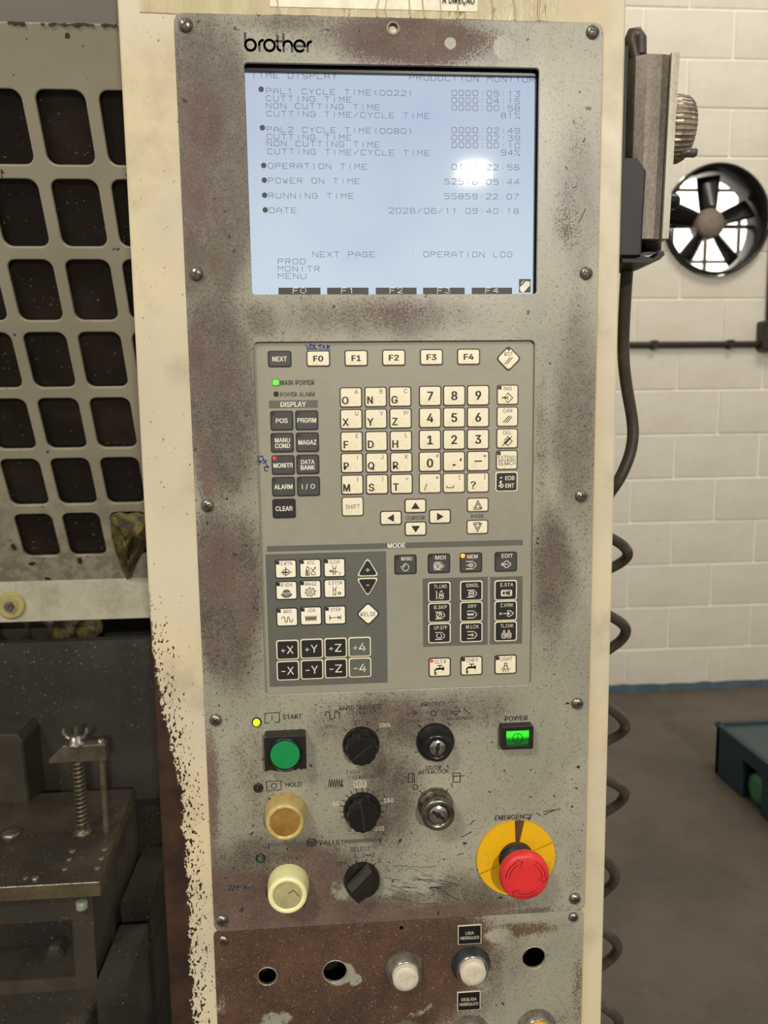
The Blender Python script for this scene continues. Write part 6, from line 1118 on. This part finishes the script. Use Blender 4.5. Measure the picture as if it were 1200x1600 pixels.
mb = MB(); a_ = PZ(205, 1378, .725); M_rail = speck('oily_rail_iron', (62, 59, 51), (40, 38, 33), .4, .3); MB().box(-.176, -.140, .315, .44, .66, .715, M_rail).build('rail_block', bed); MB().box(-.174, -.140, .20, .300, .55, .695, M_rail).build('rail_block', bed); MB().box(-.70, -.125, .445, .48, .2, .765, M_rail).build('rear_ledge', bed)
# pallet table
tbl = empty('pallet_table', (-.35, .33, .62), 'oily flat steel pallet table with a bolted top plate in the machine', 'work table')
x0f, x0b = -.171, -.188
mb = MB(); top_ = [(-.62, .226, T), (x0f, .226, T), (x0b, .443, T), (-.62, .443, T)]; bot = [(x, y, T - .017) for x, y, z in top_]; M_edge = dirty('machined_edge', (104, 94, 66), (78, 70, 54), .35, .3, 30, .5, .15, .1)
mb.add(top_, [(0, 1, 2, 3)], M_table).loft([bot, [(x, y, T - .0008) for x, y, z in top_]], M_edge, cap1=False).loft([[(x, y, T - .0008) for x, y, z in top_], [(-.62, .2268, T), (x0f - .0008, .2268, T), (x0b - .0008, .443, T), (-.62, .443, T)]], M_steel, False, False); mb.build('top_plate', tbl)
bl = -.184; mb = MB(); f0 = .236
rx, rz0, rz1 = P(115, 1480, f0).x, P(60, 1530, f0).z, P(60, 1441, f0).z; zb2 = P(100, 1548, f0).z
mb.box(rx, bl, f0, .44, zb2, T - .0172, M_mid).box(-.62, rx, f0, .44, rz1, T - .0172, M_mid).box(-.62, rx, f0, .44, zb2, rz0, M_mid).box(-.62, rx, f0 + .06, .44, rz0, rz1, M_back); mb.build('pedestal', tbl)
c_ = PZ(128, 1411, T - .0172); MB().lathe((P(128, 1411, .232).x, .232, T - .030), [(.0065, -.004), (.0065, .004), (.005, .0048)], simple('pale_green_plug', (120, 130, 112), .4), 'Z', n=18).build('plug', tbl)
mb = MB(); MB().lathe((P(86, 1491, f0 + .04).x, f0 + .06, P(86, 1491, f0 + .04).z), [(.012, 0), (.012, .02), (.009, .024)], M_mid, n=6, smooth=False).build('nut', tbl)
zz = zb2; mb = MB(); pts = [(-.62, .16), (P(110, 1580, .17).x, .16), (-.178, .215), (-.178, .30), (-.62, .30)]
mb.loft([[(x, y, zz - .05) for x, y in pts], [(x, y, zz - .004) for x, y in pts], [(x - .002, y + .003, zz) for x, y in pts]], M_mid); mb.build('lower_step', tbl)
for x, y, r_ in ((17, 1303, .012), (40, 1372, .0035), (55, 1374, .0042), (113, 1330, .004), (108, 1343, .0035), (101, 1358, .0035), (163, 1327, .004), (158, 1341, .004), (152, 1356, .004), (128, 1410, .007)):
    c_ = PZ(x, y, T) if y < 1400 else PZ(x, y, T - .0172)
    if y > 1400: continue
    MB().lathe((c_.x, c_.y, T), [(r_, 0), (r_, .0012 if r_ < .0042 else .003), (r_ * .6, .0014 if r_ < .0042 else .0034)], M_steel if x in (17, 40, 55) else simple('oily_plug', (100, 96, 84), .4, .5), 'Z', n=18).build('bolt', tbl)
# clamp
CX, CYc = -.2195, .334
cl = empty('fixture_clamp', (CX, CYc, T), 'small steel clamp with wing nut and spring standing on the pallet table', 'clamp')
M_clamp = dirty('oily_clamp_steel', (120, 112, 94), (84, 78, 66), .35, .6, 50, .5, .15)
b0z, b1z = P(120, 1188, CYc).z, P(120, 1162, CYc).z
xl, xr = P(78, 1185, CYc).x, P(167, 1170, CYc).x; xm = P(100, 1160, CYc).x
mb = MB(); pr_ = [(xl, b0z), (xr, b0z), (xr, b1z), (xm, b1z), (xl, b0z + .004)]
mb.poly(pr_, CYc - .006, CYc + .008, M_clamp, .001); mb.build('clamp_bar', cl)
mb = MB(); sx_ = P(128, 1240, CYc).x; mb.tube([(sx_ - .002, CYc, T), (sx_ - .002, CYc, b1z + .022)], .0032, M_clamp, 10); mb.build('stud', cl)
sp_ = []; turns = 15
for i in range(turns * 12 + 1):
    a_ = 2 * math.pi * i / 12; sp_.append((sx_ - .002 + .0066 * math.cos(a_), CYc + .0066 * math.sin(a_), T + .009 + (b0z - T - .010) * i / (turns * 12)))
MB().tube(sp_, .0014, M_clamp, 6).build('spring', cl)
MB().lathe((sx_ - .002, CYc, T), [(.0115, 0), (.0115, .003), (.009, .003), (.009, .008)], M_clamp, 'Z', n=24).build('washer', cl)
wz = b1z; wx = sx_ - .003; mb = MB(); mb.lathe((wx, CYc, wz), [(.0115, 0), (.0115, .002), (.0085, .003), (.0075, .010), (.005, .011)], M_steel, 'Z', n=24)
for s_ in (-1, 1): mb.tube([(wx + s_ * .006, CYc, wz + .006), (wx + s_ * .011, CYc, wz + .009), (wx + s_ * .0145, CYc, wz + .015), (wx + s_ * .0140, CYc, wz + .020)], .003, M_steel, 8, radii=[.003, .0032, .003, .002])
mb.build('wing_nut', cl)
px_ = P(163, 1250, CYc).x; MB().tube([(px_, CYc, T), (px_, CYc, b1z + .003)], .0040, M_clamp, 12).build('support_pin', cl)
MB().lathe((px_, CYc, b1z), [(.005, 0), (.005, .003), (.003, .005)], M_steel, 'Z', n=16).build('pin_head', cl)
